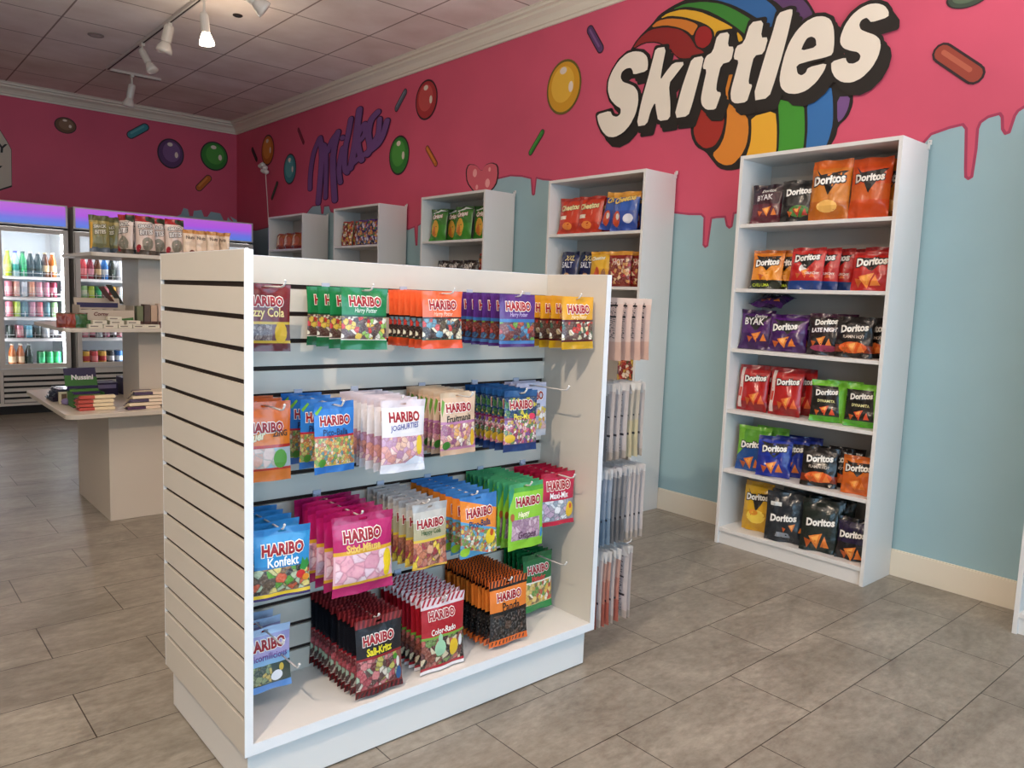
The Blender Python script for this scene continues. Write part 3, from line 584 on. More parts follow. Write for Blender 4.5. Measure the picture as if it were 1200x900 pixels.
wall_poly('B', [(sc[0]+(a-sc[0])*.95, sc[1]+(b-sc[1])*.95) for a, b in SIGN_B], .0042, mat('mural_sign', '#c8bcaa', .6), mb)
for s, cx, cz, wd in (('RY', 1.31, 2.60, .16), ('Y', 1.30, 2.38, .08)):
    V2, F2 = text_tris(s, .03, .1); mb.add([(cx+x*wd, YB-.005, cz+y*wd) for x, y in V2], F2, OUTL)
tag(mb.build('painted_sign', wb_), 'corner of a painted white sign with black letters')

# cord with a ribbon knot hanging in front of the orange candy
cordm = mat('white_cord', '#e8e4dc', .5)
mb = MB().tube([(XR-.012, 8.754, 2.66), (XR-.012, 8.73, 2.47), (XR-.012, 8.70, 2.3), (XR-.012, 8.66, 2.0)], .0045, cordm, 5)
cord = mb.build('hanging_cord'); tag(cord, 'thin white cord with a crumpled ribbon knot below the orange painted candy', 'cord')
kb = MB()
for i, (dy, dz) in enumerate(((.07, .04), (.02, .05), (-.05, .01), (-.08, -.04), (0, -.02))):
    kb.lathe([(.002, -.03), (.03, -.012), (.034, .01), (.004, .03)], cordm, 7, (XR-.035, 8.755+dy, 2.63+dz))
kb.build('ribbon_knot', cord, smooth=True)

# ------------------------------------------------------------------ ceiling fittings
TRK = mat('white_track', '#cfc6bd', .4); HEAD = mat('white_lamp_metal', '#d6cfc4', .35)
BULB = mat('lit_bulb', '#fff2d8', .3, emit='#fff0d0', es=24.0); BOFF = mat('bulb_face', '#d8d0c6', .25)
def track(name, p, q, label):
    mb = MB(); x0, x1 = min(p[0], q[0]), max(p[0], q[0]); y0, y1 = min(p[1], q[1]), max(p[1], q[1])
    if x1-x0 < .05: mb.box(x0-.018, x0+.018, y0, y1, ZC-.022, ZC, TRK).box(x0-.006, x0+.006, y0, y1, ZC-.023, ZC-.0215, DARK)
    else: mb.box(x0, x1, y0-.018, y0+.018, ZC-.022, ZC, TRK).box(x0, x1, y0-.006, y0+.006, ZC-.023, ZC-.0215, DARK)
    return tag(mb.build(name), label, 'ceiling track')
track('light_track', (1.985, 1.2), (1.985, 8.13), 'long white ceiling track carrying the spotlights, running towards the coolers')
track('light_track', (2.01, 8.16), (2.46, 8.16), 'short white cross track at the far end of the long track')
track('light_track', (-.69, -.4), (-.69, 1.6), 'white ceiling track above the left aisle')
def head(loc, aim, label, lit=False, fat=1.0, drop=.10):
    x, y, z = loc
    t = empty('track_spotlight', loc, label, 'spotlight', 'spotlights on the ceiling tracks')
    a = MB().box(-.014, .014, -.03, .03, -.022, 0, HEAD).tube([(0, 0, -.02), (0, 0, -drop)], .009, HEAD, 8); a.build('mount_arm', t)
    d = Vector(aim).normalized(); c = Vector((0, 0, -drop))
    b = MB().tube([c-d*.02, c, c+d*.11, c+d*.112], [.022*fat, .030*fat, .030*fat, .024*fat], HEAD, 14); b.build('housing', t, smooth=False)
    k = MB().tube([c+d*.105, c+d*.13, c+d*.17, c+d*.19, c+d*.195], [.022*fat, .034*fat, .048*fat, .050*fat, .030*fat], BULB if lit else BOFF, 16); k.build('bulb', t, smooth=True)
    return t
head((1.985, 5.62, ZC-.023), (.10, .0, -1), 'lit white spotlight glowing on the long ceiling track', True, 1.0, .12)
head((1.985, 6.36, ZC-.023), (-.2, .1, -1), 'unlit wide white spotlight second along the long track', False, 1.25, .03)
head((1.985, 7.05, ZC-.023), (.35, -.5, -1), 'unlit round white spotlight third along the long track', False, .95, .06)
head((2.2, 8.16, ZC-.023), (-.15, .2, -1), 'unlit white spotlight hanging from the short cross track', False, 1.1, .10)
head((1.985, 5.0, ZC-.023), (.7, -.2, -.5), 'white spotlight cut by the top edge of the picture', False, 1.15, .10)
for i, (x, y) in enumerate(((-.69, .5), )): head((x, y, ZC-.023), (.75, .5, -1), 'spotlight on the left aisle track aimed at the hanging candy bags', True, 1.0, .05)
def disc(loc, rad, mt, rim, name, label, cat):
    o = MB().lathe([(rad, 0), (rad, -.006), (rad*.8, -.010), (rad*.75, -.004), (.001, -.004)], mt, 20, loc, [rim, rim, rim, mt]).build(name); return tag(o, label, cat)
disc((2.31, 5.85, ZC), .035, BLACK, mat('dark_ring', '#2c211c', .6), 'ceiling_hole_cap', 'small black round hole cover in the ceiling tile', 'ceiling fitting')
disc((1.67, 7.18, ZC), .06, mat('smoke_disc', '#b5a69e', .5), mat('smoke_ring', '#8a7c75', .5), 'ceiling_disc', 'flat pale round disc on a ceiling tile left of the track', 'ceiling fitting')

# ------------------------------------------------------------------ gondola
gon = empty('display_gondola', (1.31, 2.02, 0), 'white double-sided slatted display stand with candy bags hanging on hooks', 'display stand')
gx, gy = 1.31, 2.02
SL = mat('slat_laminate', '#cfc9be', .4); EDGE = mat('white_edge_band', '#e6e8ea', .3)
GZ = [1.268-.0746*k for k in range(15)]
def slat_panel(mb, axis, a, s, lo, hi, z0, z1, deep=.008, gh=.0125):
    """boards along one face. axis 'x': face is x=a looking along s; spans lo..hi in y"""
    zs = [z1]+[v for z in GZ for v in (z+gh/2, z-gh/2) if z-gh/2 > z0 and z < z1]+[z0]
    for i in range(0, len(zs)-1, 2):
        if axis == 'x': mb.box(min(a, a-s*deep), max(a, a-s*deep), lo, hi, zs[i+1], zs[i], SL)
        else: mb.box(lo, hi, min(a, a-s*deep), max(a, a-s*deep), zs[i+1], zs[i], SL)
def L(mb):   # into the stand's own frame
    mb.v = [(x-gx, y-gy, z) for x, y, z in mb.v]; return mb
for side in (-1, 1):
    x0, x1 = (.694, .714) if side < 0 else (1.909, 1.929)
    mb = MB()
    c0, c1 = (x0+.008, x1) if side < 0 else (x0, x1-.008)
    mb.box(x0+.0085 if side < 0 else x0+.0005, x1-.0005 if side < 0 else x1-.0085, 1.7245, 2.3205, .128, 1.346, DARK)
    mb.box(c1-.001 if side < 0 else c0, c1 if side < 0 else c0+.001, 1.725, 2.32, .128, 1.346, SL)
    slat_panel(mb, 'x', x0 if side < 0 else x1, side, 1.7235, 2.3215, .128, 1.346)
    L(mb).build('end_panel', gon)
    e = MB().box(x0-.0005, x1+.0005, 1.721, 1.7235, .127, 1.347, EDGE).box(x0-.0005, x1+.0005, 2.3215, 2.323, .127, 1.347, EDGE).box(x0, x1, 1.7235, 2.3215, 1.346, 1.3475, EDGE)
    L(e).build('edge_band', gon)
mb = MB().box(.714, 1.909, 2.0155, 2.0265, .155, 1.346, DARK)
slat_panel(mb, 'y', 2.007, -1, .714, 1.909, .155, 1.346); slat_panel(mb, 'y', 2.035, 1, .714, 1.909, .155, 1.346)
mb.box(.714, 1.909, 2.007, 2.035, 1.346, 1.3475, EDGE)
L(mb).build('back_panel', gon)
L(MB().box(.714, 1.909, 1.724, 2.3205, .135, .155, WHITE)).build('deck', gon)
L(MB().box(.714, 1.909, 1.721, 1.7235, .127, .155, EDGE)).build('deck_edge', gon)
L(MB().box(.709, 1.905, 1.742, 2.303, .004, .1265, WHITE)).build('base', gon, bevel=.0015)

# ------------------------------------------------------------------ bookcases
BC_LAB = {0: ''}
def bookcase(y0, label, shelves=(.406, .722, 1.042, 1.352, 1.678)):
    t = empty('bookcase', (3.631, y0+.4, 0), label, 'bookcase', 'white bookcases along the right wall')
    T = .018
    for s in (-1, 1):
        a = s*.4; MB().box(-.14, .14, min(a, a-s*T), max(a, a-s*T), 0, 2.02, WHITE).build('side_panel', t, bevel=.001)
    MB().box(-.139, .139, -.382, .382, 2.002, 2.02, WHITE).build('top_panel', t, bevel=.001)
    MB().box(-.136, .13, -.382, .382, .068, .088, WHITE).build('bottom_shelf', t, bevel=.001)
    MB().box(-.126, -.110, -.382, .382, 0, .068, WHITE).build('plinth', t)
    MB().box(.130, .136, -.382, .382, .088, 2.002, mat('bookcase_back', '#b9b3ab', .5)).build('back_panel', t)
    for z in shelves: MB().box(-.135, .129, -.382, .382, z-.018, z, WHITE).build('shelf', t, bevel=.001)
    b = MB().box(.118, .139, -.404, -.401, 2.0, 2.032, WHITE).box(.134, .139, -.41, -.395, 2.021, 2.042, WHITE)
    b.lathe([(.003, 0), (.003, .002)], BLACK, 8, (.128, -.4035, 2.032)); b.build('wall_bracket', t)
    return t
bookcase(1.487, 'white bookcase stocked with large and small chip bags, nearest the viewer')
bookcase(2.897, 'white bookcase just right of the candy stand, red and navy snack bags on top')
bookcase(4.3455, 'white bookcase holding green snack bags on its top shelf')
bookcase(5.7747, 'white bookcase holding a mixed pile of snack bags, below the lilac handwriting')
bookcase(7.21, 'farthest white bookcase, beside the back corner, small orange bags on top')
bookcase(.088, 'white bookcase at the right edge of the picture, only its side showing')
# ================================================================== candy bags on hooks
RZ = [1.264, .966, .668, .371]
RED, OFFW = '#9c1420', '#f2ece2'
def HB(cv, wd=.72, cu=.5, slope=0., fill=RED, ol=OFFW): return ('text', 'HARIBO', cu, cv, wd, fill, ol, .105, .0, slope)
def TX(s, cv, wd, fill, cu=.5, ol=None, oo=.05, sh=0., slope=0.): return ('text', s, cu, cv, wd, fill, ol, oo, sh, slope)
GUM = ['#e8e2d0', '#c8302c', '#3e8c3a', '#e0b030', '#5a2a24', '#d8703a', '#efe9da']
def F(name, *a, **k): return bagmat(name, *a, **k)
def STR(col, v0, v1, n=11, sl=.03):
    return [('poly', col, 0, [(max(0, (q+.1)/n), v0), ((q+.55)/n, v0), (min(1, (q+.55)/n+sl), v1), (min(1, (q+.1)/n+sl), v1)]) for q in range(n)]
GLINT = [('poly', '#f4f0ea', 1, [(.10, .62), (.13, .60), (.20, .80), (.17, .83)])]
KINDS = dict(
 a=dict(x=.802, r=0, w=.135, h=.168, n=3, yf=1.865, yb=1.97, d='dark red cola candy bag', g='dark red cola bags', t=.014,
   m=F('film_cola', [(0, '#5c1418'), (.12, '#c9a83a'), (.16, '#6a4a52'), (.40, '#c9a83a'), (.44, '#6e1a1c')], (.16, .40, .0, .62, ['#6e5a58', '#8a7874', '#5a4446', '#9c8c86'], 13, '#4a3a3c')),
   dec=[HB(.74), TX('Fizzy Cola', .56, .74, '#f0d890', ol=None), ('poly', '#d8b030', 1, ellpts(.80, .28, .13, .16))]),
 b=dict(x=1.042, r=0, w=.138, h=.162, n=4, yf=1.793, yb=1.975, d='green candy bag with gum shapes below', g='green candy bags of the top row', t=.016,
   m=F('film_green', [(0, '#1b6e3c'), (.155, '#e8e2d4'), (.17, '#5a4a48'), (.53, '#154a2c'), (.555, '#1f7c46')], (.17, .53, 0, 1, ['#e8e2d0', '#5a3c36', '#8fbf5a', '#c8302c', '#4e3a36', '#e0c050', '#6a5450'], 8, '#5a4440')),
   dec=[HB(.78), TX('Harry Potter', 0.625, .5, '#cfe6d4', sh=.2)]),
 c=dict(x=1.302, r=0, w=.142, h=.164, n=7, yf=1.807, yb=1.978, d='bright orange candy bag with gum shapes below', g='bright orange candy bags', t=.014,
   m=F('film_orange', [(0, '#e0552c'), (.15, '#1f5a44'), (.17, '#5a3c34'), (.52, '#2a1c1a'), (.55, '#ee6a3c')], (.17, .52, 0, 1, ['#efe6c8', '#3c2a26', '#e8dcc0', '#c8362c', '#5a4a30', '#6a9ab0', '#2c2422'], 7, '#4a342e')),
   dec=[HB(.76), TX('Harry Potter', 0.595, .5, '#f8c8b0', sh=.2)]),
 d=dict(x=1.558, r=0, w=.146, h=.160, n=6, yf=1.771, yb=1.965, d='purple candy bag with blue band', g='purple candy bags', t=.014,
   m=F('film_purple', [(0, '#4a2668'), (.06, '#4a78b0'), (.12, '#4a2f40'), (.47, '#3f70ac'), (.53, '#57307a')], (.13, .47, 0, 1, ['#a83a34', '#7a3a30', '#4a8ab0', '#6a9c3a', '#b0503a', '#5a2c30', '#3c5a7a'], 6, '#5a3034')),
   dec=[HB(.77), TX('Harry Potter', 0.605, .5, '#b8a4d0', sh=.2)]),
 e=dict(x=1.813, r=0, w=.150, h=.170, n=5, yf=1.764, yb=1.95, d='golden yellow candy bag with maroon band', g='golden yellow candy bags', t=.015,
   m=F('film_gold', [(0, '#c89a1c'), (.14, '#5a1c20'), (.18, '#4a3a30'), (.52, '#5a1c24'), (.56, '#dca02c')], (.18, .52, 0, 1, ['#e8e0d0', '#5a3c34', '#3a5a44', '#c8362c', '#6a4a40', '#d8c8a0'], 7, '#54403a')),
   dec=[HB(.76), TX('Harry Potter', 0.605, .5, '#f8e0b0', sh=.2)]),
 f=dict(x=.802, r=1, w=.138, h=.205, n=3, yf=1.865, yb=1.97, d='orange sour candy bag with clear window', g='orange sour candy bags', t=.016,
   m=F('film_sour', [(0, '#d8742c'), (.14, '#b8342c'), (.17, '#a8b4b8'), (.42, '#b8342c'), (.46, '#e07a2c'), (.62, '#dc6c24'), (.9, '#c8602a')], (.17, .42, 0, .7, ['#d8a898', '#8fb8c8', '#c8b8a8', '#e0c8c0'], 5, '#a8a8a0')),
   dec=[HB(.68), TX('Sauer', .57, .42, '#e8e2c0', .28, '#202020', .06, .2, .25), TX('ZING', .60, .3, '#202020', .78), ('poly', '#5a9a3c', 2, ellpts(.78, .28, .14, .12))]),
 g=dict(x=.961, r=1, w=.122, h=.186, n=4, yf=1.80, yb=1.99, d='blue candy bag with green leaf stripe', g='blue candy bags with green leaf stripe', t=.014,
   m=F('film_blueball', [(0, '#2468b4'), (.10, '#c8b83c'), (.13, '#8a7a4c'), (.50, '#b83040'), (.53, '#2f7ac8'), (.9, '#2a6cb8')], (.11, .50, 0, 1, ['#d8a848', '#7a9c4a', '#e0c8b0', '#b86a4a', '#5a8a8c', '#c8c070', '#d8904a'], 13, '#6a6a4c')),
   dec=[HB(.74, .78), TX('Pico-Balla', 0.575, .62, '#1c2c5c'), ('poly', '#74b83a', 1, [(.02, .86), (.06, .82), (.22, .93), (.18, .95)]), ('poly', '#4a8a2c', 2, ellpts(.18, .15, .09, .06))]),
 h=dict(x=1.139, r=1, w=.142, h=.196, n=8, yf=1.745, yb=1.965, d='white candy bag with pastel gums', g='white pastel candy bags', t=.016,
   m=F('film_white', [(0, '#dcdce4'), (.12, '#c8a8b0'), (.50, '#e6e2e6'), (.55, '#ece8ea'), (.9, '#dcd0d6')], (.13, .50, 0, 1, ['#e0a8b8', '#d8988c', '#c8a0c0', '#e8c0a8', '#b88aa8', '#f0d0c8'], 7, '#a87a88')),
   dec=[HB(.77, .74), TX('JOGHURTIES', 0.625, .66, '#5a5a9c', slope=.08), ('poly', '#e8c83a', 2, ellpts(.86, .36, .08, .14)), ('poly', '#dfe4f0', 1, [(.55, .13), (.75, .22), (.98, .17), (.98, .10), (.55, .10)])]),
 i=dict(x=1.379, r=1, w=.134, h=.186, n=8, yf=1.820, yb=1.998, d='peach beige candy bag with green leaves', g='peach beige candy bags', t=.015,
   m=F('film_peach', [(0, '#cca88c'), (.08, '#b87a98'), (.13, '#a88070'), (.48, '#b87aa0'), (.54, '#d8b89c'), (.92, '#c8b094')], (.12, .50, 0, 1, ['#e8d0b0', '#c88a8c', '#f0e4d8', '#b06a84', '#d8a050', '#9c5a7c', '#e0b090'], 8, '#8a5c6a')),
   dec=[HB(.76, .76), TX('Fruitmania', 0.595, .7, '#2c2420', slope=.06), ('poly', '#6a9c3a', 1, [(.03, .62), (.12, .86), (.06, .90), (.01, .75)]), ('poly', '#3c7c2c', 2, ellpts(.15, .16, .10, .07)), ('poly', '#dcae2c', 2, ellpts(.90, .26, .07, .14))]),
 j=dict(x=1.591, r=1, w=.141, h=.190, n=8, yf=1.775, yb=1.965, d='dark navy candy bag', g='dark navy candy bags', t=.014,
   m=F('film_navy', [(0, '#1c3468'), (.12, '#6a4a5a'), (.50, '#7a2a5a'), (.56, '#1c3258'), (.9, '#1f4a7c')], [(.13, .52, 0, 1, ['#c8607c', '#e0a8a8', '#7a4a8a', '#c8a040', '#9c3a5a', '#6a8a5a', '#e8d8d0'], 11, '#4c3040'), (.56, .88, 0, 1, ['#1c3258', '#3a6a3a', '#1c3258', '#c8b83a', '#20406a'], 7, '#1c3258')]),
   dec=[HB(.77, .74), TX('Pico-Mix', 0.575, .5, '#e8d84a'), ('poly', '#d83a5a', 1, ellpts(.82, .57, .12, .05)), ('poly', '#d8b030', 2, ellpts(.16, .22, .14, .07))]),
 k=dict(x=1.775, r=1, w=.140, h=.185, n=3, yf=1.927, yb=1.985, d='pale lilac candy bag beside the navy ones', g='pale lilac candy bags', t=.014,
   m=F('film_lilac', [(0, '#b8b8c0'), (.12, '#a89c8c'), (.5, '#c8c8e0'), (.9, '#c0bcd0')], (.12, .55, 0, 1, ['#d8b840', '#e8e4e0', '#c8a0a0', '#b88a3a', '#8a9cb0'], 8, '#9c948c')),
   dec=[HB(.76, .78), TX('Maoam', 0.595, .5, '#4a4a3a')]),
 l=dict(x=.803, r=2, w=.148, h=.178, n=5, yf=1.762, yb=1.965, d='sky blue candy bag with liquorice cubes', g='sky blue liquorice candy bags', t=.016,
   m=F('film_sky', [(0, '#3a2a5c'), (.035, '#d8b82c'), (.08, '#6a5a6c'), (.42, '#2a78b4'), (.48, '#2f8cc8'), (.9, '#2a78b8')], (.09, .44, 0, 1, ['#c8c890', '#5a4a3a', '#b0c0a0', '#2c2a28', '#d8c878', '#8a6a4a', '#c85a3a', '#5a9a3a'], 6, '#3c3834')),
   dec=[HB(.70, .78), TX('Konfekt', 0.525, .56, '#f4f4f4'), ('poly', '#2f8a3c', 2, [(.80, .38), (.90, .34), (1, .42), (.96, .52), (.90, .48), (.86, .54)]), ('poly', '#c82c2c', 2, ellpts(.82, .30, .09, .06)), ('poly', '#e0902c', 3, ellpts(.92, .24, .07, .05))]),
 m=dict(x=1.021, r=2, w=.182, h=.212, n=6, yf=1.748, yb=1.965, d='magenta candy bag with pale pink sweets', g='magenta candy bags', t=.024,
   m=F('film_magenta', [(0, '#a8185c'), (.12, '#e0a830'), (.16, '#e0b0bc'), (.52, '#e0a830'), (.57, '#b81e66'), (.9, '#a41858')], (.16, .52, .03, .86, ['#f0c8d0', '#e8a8b8', '#f4dce0', '#d898ac', '#ecd0dc'], 4.5, '#b8788c')),
   dec=[HB(.75, .66, .47), TX('Stixi-Mäuse', 0.595, .58, '#e8c060', .48, '#5a1030', .04), ('poly', '#e8c81e', 2, ellpts(.90, .38, .08, .14)), ('poly', '#e8c81e', 2, ellpts(.88, .24, .06, .08))]),
 n=dict(x=1.234, r=2, w=.118, h=.186, n=9, yf=1.744, yb=1.985, d='silver clear candy bag with bottle gums', g='silver clear candy bags', t=.013,
   m=F('film_silver', [(0, '#c89c3c'), (.05, '#8a6a50'), (.42, '#d8b83c'), (.46, '#b0a888'), (.72, '#c0bcb4'), (.88, '#a8a8a8')], (.03, .42, 0, 1, ['#9c5a48', '#c87a5a', '#e8c840', '#b87060', '#7a4438', '#d8a080', '#a03c44'], 6, '#6c4a40')),
   dec=[HB(.70, .84), TX('Happy Cola', 0.555, .6, '#3c5a2c')]),
 o=dict(x=1.409, r=2, w=.143, h=.184, n=9, yf=1.743, yb=1.995, d='orange and blue candy bag with small balls', g='orange and blue candy bags', t=.014,
   m=F('film_orblue', [(0, '#4a8ab0'), (.06, '#8a8a70'), (.46, '#5a9cc8'), (.50, '#e88a34'), (.84, '#3c78b8')], (.06, .46, 0, 1, ['#c8c8a0', '#5a9cb8', '#d8b840', '#a86a4a', '#e8e0c8', '#6a8a3a', '#b84a3a'], 12, '#6c7466'), tilt=.22),
   dec=[HB(.72, .74), TX('Pico-Balla', 0.535, .6, '#1c3060'), ('poly', '#e8c82c', 2, ellpts(.80, .28, .15, .13)), ('poly', '#c8501e', 3, ellpts(.84, .34, .06, .06)), ('poly', '#8ab82c', 2, ellpts(.12, .10, .13, .07))]),
 p=dict(x=1.628, r=2, w=.152, h=.212, n=10, yf=1.774, yb=1.99, d='lime green candy bag with lilac window', g='lime green candy bags', t=.014,
   m=F('film_lime', [(0, '#86c234'), (.10, '#8ac83c'), (.48, '#8fc83c'), (.86, '#5aa83c'), (.93, '#4a9c6a')], (.14, .46, .08, .88, ['#b890a8', '#c8a8b8', '#a88a9c', '#9c7c94', '#d0b8c4'], 7, '#8a6a80')),
   dec=[HB(.72, .74, .54), TX('Happy', 0.525, .34, '#f0f4c0', .40, '#2c4a1c', .08, .2, .1), TX('Grapes', .20, .5, '#5a2c4a'), ('poly', '#2f8a6a', 1, [(0, .62), (.16, .9), (.1, .98), (0, .9)]), ('poly', '#a85a2c', 2, ellpts(.09, .5, .05, .06)), ('poly', '#3a8ac0', 2, ellpts(.94, .2, .05, .08))]),
 q=dict(x=1.822, r=2, w=.156, h=.182, n=6, yf=1.827, yb=1.965, d='crimson candy bag with white sweets', g='crimson candy bags', t=.015,
   m=F('film_crimson', [(0, '#b81e3c'), (.08, '#8a8890'), (.48, '#b82044'), (.9, '#a81a38')], (.10, .48, 0, .8, ['#d8dce4', '#c8a8c0', '#8a98a8', '#e8e8ec', '#a8a0b0'], 6, '#5c6870')),
   dec=[HB(.76, .74), TX('Maxi-Mix', 0.575, .56, '#f4f0f0'), ('poly', '#e0b42c', 2, ellpts(.84, .28, .13, .15)), ('poly', '#c8502c', 3, ellpts(.86, .34, .05, .05))]),
 r=dict(x=.803, r=3, w=.138, h=.172, n=3, yf=1.865, yb=1.97, d='pastel lilac and blue candy bag', g='pastel lilac candy bags', t=.014,
   m=F('film_unicorn', [(0, '#5a8ac8'), (.10, '#3c4a44'), (.42, '#8ab4d8'), (.55, '#b0a4d0'), (.75, '#9c98c8'), (.88, '#a8c0e0')], (.12, .42, 0, .6, ['#6a7a5a', '#c8b060', '#4a5a50', '#8a9a70'], 8, '#3c4640')),
   dec=[HB(.74, .82), TX('Unicornilicious', 0.555, .86, '#6a3c8a'), ('poly', '#f0eef2', 2, ellpts(.70, .22, .12, .09)), ('poly', '#d8b84a', 3, ellpts(.80, .34, .05, .06))]),
 s=dict(x=1.077, r=3, w=.150, h=.216, n=13, yf=1.750, yb=1.998, d='black candy bag with red striped seals', g='black candy bags with red seals', t=.014,
   m=F('film_black', [(0, '#6a1c20'), (.09, '#7a4a44'), (.48, '#8c1c24'), (.51, '#1c1c22'), (.86, '#1a1518'), (.90, '#5c1a1e')], (.10, .48, 0, .88, ['#9cb098', '#b05058', '#d8d0c0', '#6a2c30', '#b8b058', '#c87a7c', '#5a4440'], 7, '#4c3034')),
   dec=[HB(.73, .70, .47), TX('Sali-Kritz', .58, .55, '#e0d02c', .48, '#1a1a1a', .04, slope=.03), ('poly', '#2c5a8a', 2, ellpts(.92, .18, .06, .09)), ('poly', '#d8d4cc', 3, ellpts(.90, .34, .04, .07)), ('poly', '#4a8a2c', 3, ellpts(.84, .42, .05, .04))]+STR('#8c2a2c', .90, .998)+STR('#2a1214', .002, .07)),
 t=dict(x=1.304, r=3, w=.160, h=.222, n=10, yf=1.765, yb=1.975, d='red candy bag with white striped seals', g='red candy bags with white seals', t=.018,
   m=F('film_red', [(0, '#e0d8d8'), (.04, '#9c1c28'), (.08, '#4a2c2c'), (.46, '#74a03c'), (.49, '#a81c28'), (.865, '#d8c8cc')], (.08, .46, 0, 1, ['#5a2c2c', '#8a4a3c', '#2c2422', '#b05a50', '#3c2a26', '#6c8a4a', '#d8c8a8'], 7, '#3a2826')),
   dec=[HB(.77, .62, .45), TX('Color-Rado', 0.555, .58, '#f4f0e8', .48, slope=.03), ('poly', '#9cc8a4', 2, ellpts(.40, .32, .13, .11)), ('poly', '#9cc8a4', 2, ellpts(.41, .45, .05, .06)), ('poly', '#e0b82c', 2, ellpts(.72, .28, .11, .12)), ('poly', '#d8dcdc', 2, ellpts(.90, .34, .05, .08))]+STR('#a82434', .905, .998, 9, .08)),
 u=dict(x=1.559, r=3, w=.156, h=.212, n=15, yf=1.765, yb=1.992, d='orange and black liquorice candy bag', g='orange and black candy bags', t=.012,
   m=F('film_panda', [(0, '#d8682c'), (.09, '#2a2422'), (.47, '#141210'), (.52, '#e07c30'), (.86, '#20140e'), (.90, '#c8602a')], (.10, .47, .03, .97, ['#1e1a1a', '#2c2826', '#3a2c28', '#181414', '#4c3a30', '#262a2c'], 6, '#0e0c0c')),
   dec=[HB(.74, .68), TX('Panda', 0.575, .46, '#241410', .55)]+[('poly', '#241410', 1, [(.06+.09*q, .02), (.09+.09*q, .02), (.11+.09*q, .075), (.08+.09*q, .075)]) for q in range(10)]+STR('#2a160c', .90, .998, 12)),
 v=dict(x=1.801, r=3, w=.142, h=.205, n=5, yf=1.890, yb=1.985, d='dark green candy bag with fruit mix', g='dark green candy bags', t=.014,
   m=F('film_darkgreen', [(0, '#1c7a3c'), (.12, '#c8b878'), (.50, '#e8e4d4'), (.52, '#1a6a3a'), (.9, '#145a30')], (.13, .50, 0, 1, ['#e8e0c8', '#d8a838', '#b83a2c', '#5a8a3a', '#e0c070', '#7a5a3a'], 8, '#a08c5c')),
   dec=[HB(.73, .76), TX('Matador', 0.575, .5, '#c8302c', ol='#e8e4dc')]),
)
HK = mat('hook_wire', '#d4d2d0', .25, coat=.4)
PL = mat('hook_plate', '#b7bfd2', .2)
def hook_thing(x, z, label, y=2.007, length=.262, side=None):
    t = empty('display_hook', (x, y, z), label, 'display hook', 'wire hooks in the slatted display stand')
    MB().box(-.012, .012, -.004, -.0008, -.014, .014, PL).box(-.010, .010, -.0008, .006, -.002, .003, PL).box(-.010, .010, -.0065, -.004, -.010, .004, PL).build('plate', t)
    mb = MB().tube([(0, -.004, -.003), (0, -length+.02, -.003), (0, -length+.008, .000), (0, -length, .010)], .0026, HK, 7)
    mb.lathe([(.001, -.0035), (.0035, -.0015), (.0035, .0015), (.001, .0035)], HK, 8, (0, -length, .012))
    mb.build('rod', t, smooth=True)
    return t
ROWN = ['top', 'second', 'third', 'bottom']
for key, K in KINDS.items():
    z = RZ[K['r']]; n = K['n']; yf, yb = K['yf'], K['yb']; sp_ = (yb-yf)/max(1, n-1)
    hook_thing(K['x'], z+.004, 'wire hook carrying the %s, %s row of the stand' % (K['g'], ROWN[K['r']]))
    t = min(K['t'], sp_*.80+.002) if n > 2 else K['t']
    me0 = bag_mesh('candy_bag_'+key, K['w'], K['h'], K['t']*1.5, K['m'], K['dec'], True, ord(key))
    me1 = bag_mesh('candy_bag_back_'+key, K['w'], K['h'], t, K['m'], K['dec'], True, ord(key)+50)
    rnd = random.Random(ord(key))
    for i in range(n):
        j = 0 if i == 0 else 1
        y = yf+i*sp_
        rx = -.04 if i == 0 else 0    # the front bag leans with its foot towards the viewer a little
        rz = rnd.uniform(-.05, .05) if n < 6 else rnd.uniform(-.02, .02)
        ry = rnd.uniform(-.02, .02)
        if i == 0: rz *= 1.2
        if i == n-1 and i > 0: pos = 'last on its hook, against the slats'
        elif i == 0: pos = 'at the front of its hook'
        else: pos = '%s from the front on its hook' % ORD[i]
        put(me0 if i == 0 else me1, 'candy_bag', (K['x']+(rnd.uniform(-.004, .004) if i else 0), y-(.004 if i == 0 else 0), z-.0015), (rx, ry, rz), K['d']+', '+pos, 'candy bag', K['g'])
# a bare hook low down on the left
hook_thing(.845, .300, 'bare wire hook low on the left, beside the pastel lilac bags')

# pouches on the outer side of the right end panel (hooks point away from the stand)
PM = [F('pouch_pink', [(0, '#d6b4a6'), (.3, '#ddc8c0'), (.9, '#e0d2cc')], lines=(.35, .93, '#585456'), rough=.35, wr=.3),
      F('pouch_grey', [(0, '#b8b0aa'), (.1, '#c8c2c2'), (.9, '#dcdcdc')], lines=(.08, .88, '#4c4a50'), rough=.3, wr=.4),
      F('pouch_yellow', [(0, '#cfc6a6'), (.5, '#c8c2b6'), (.9, '#dcdcd8')], lines=(.08, .88, '#5c544c'), rough=.3, wr=.4),
      F('pouch_blue', [(0, '#8096ac'), (.35, '#9aaabc'), (.7, '#a8b4c4'), (.88, '#d8dce0')], lines=(.1, .8, '#44506c'), rough=.3, wr=.4),
      F('pouch_dark', [(0, '#77787c'), (.3, '#8c8c90'), (.6, '#9a9a9e'), (.88, '#c8c8cc')], lines=(.1, .8, '#2c2c30'), rough=.3, wr=.4),
      F('pouch_red', [(0, '#b86a5c'), (.3, '#c48a7c'), (.6, '#cca498'), (.85, '#dcdcdc')], lines=(.3, .85, '#6a4844'), rough=.3, wr=.4)]
CLEAR = mat('clear_header', '#d8dadc', .12, coat=.6)
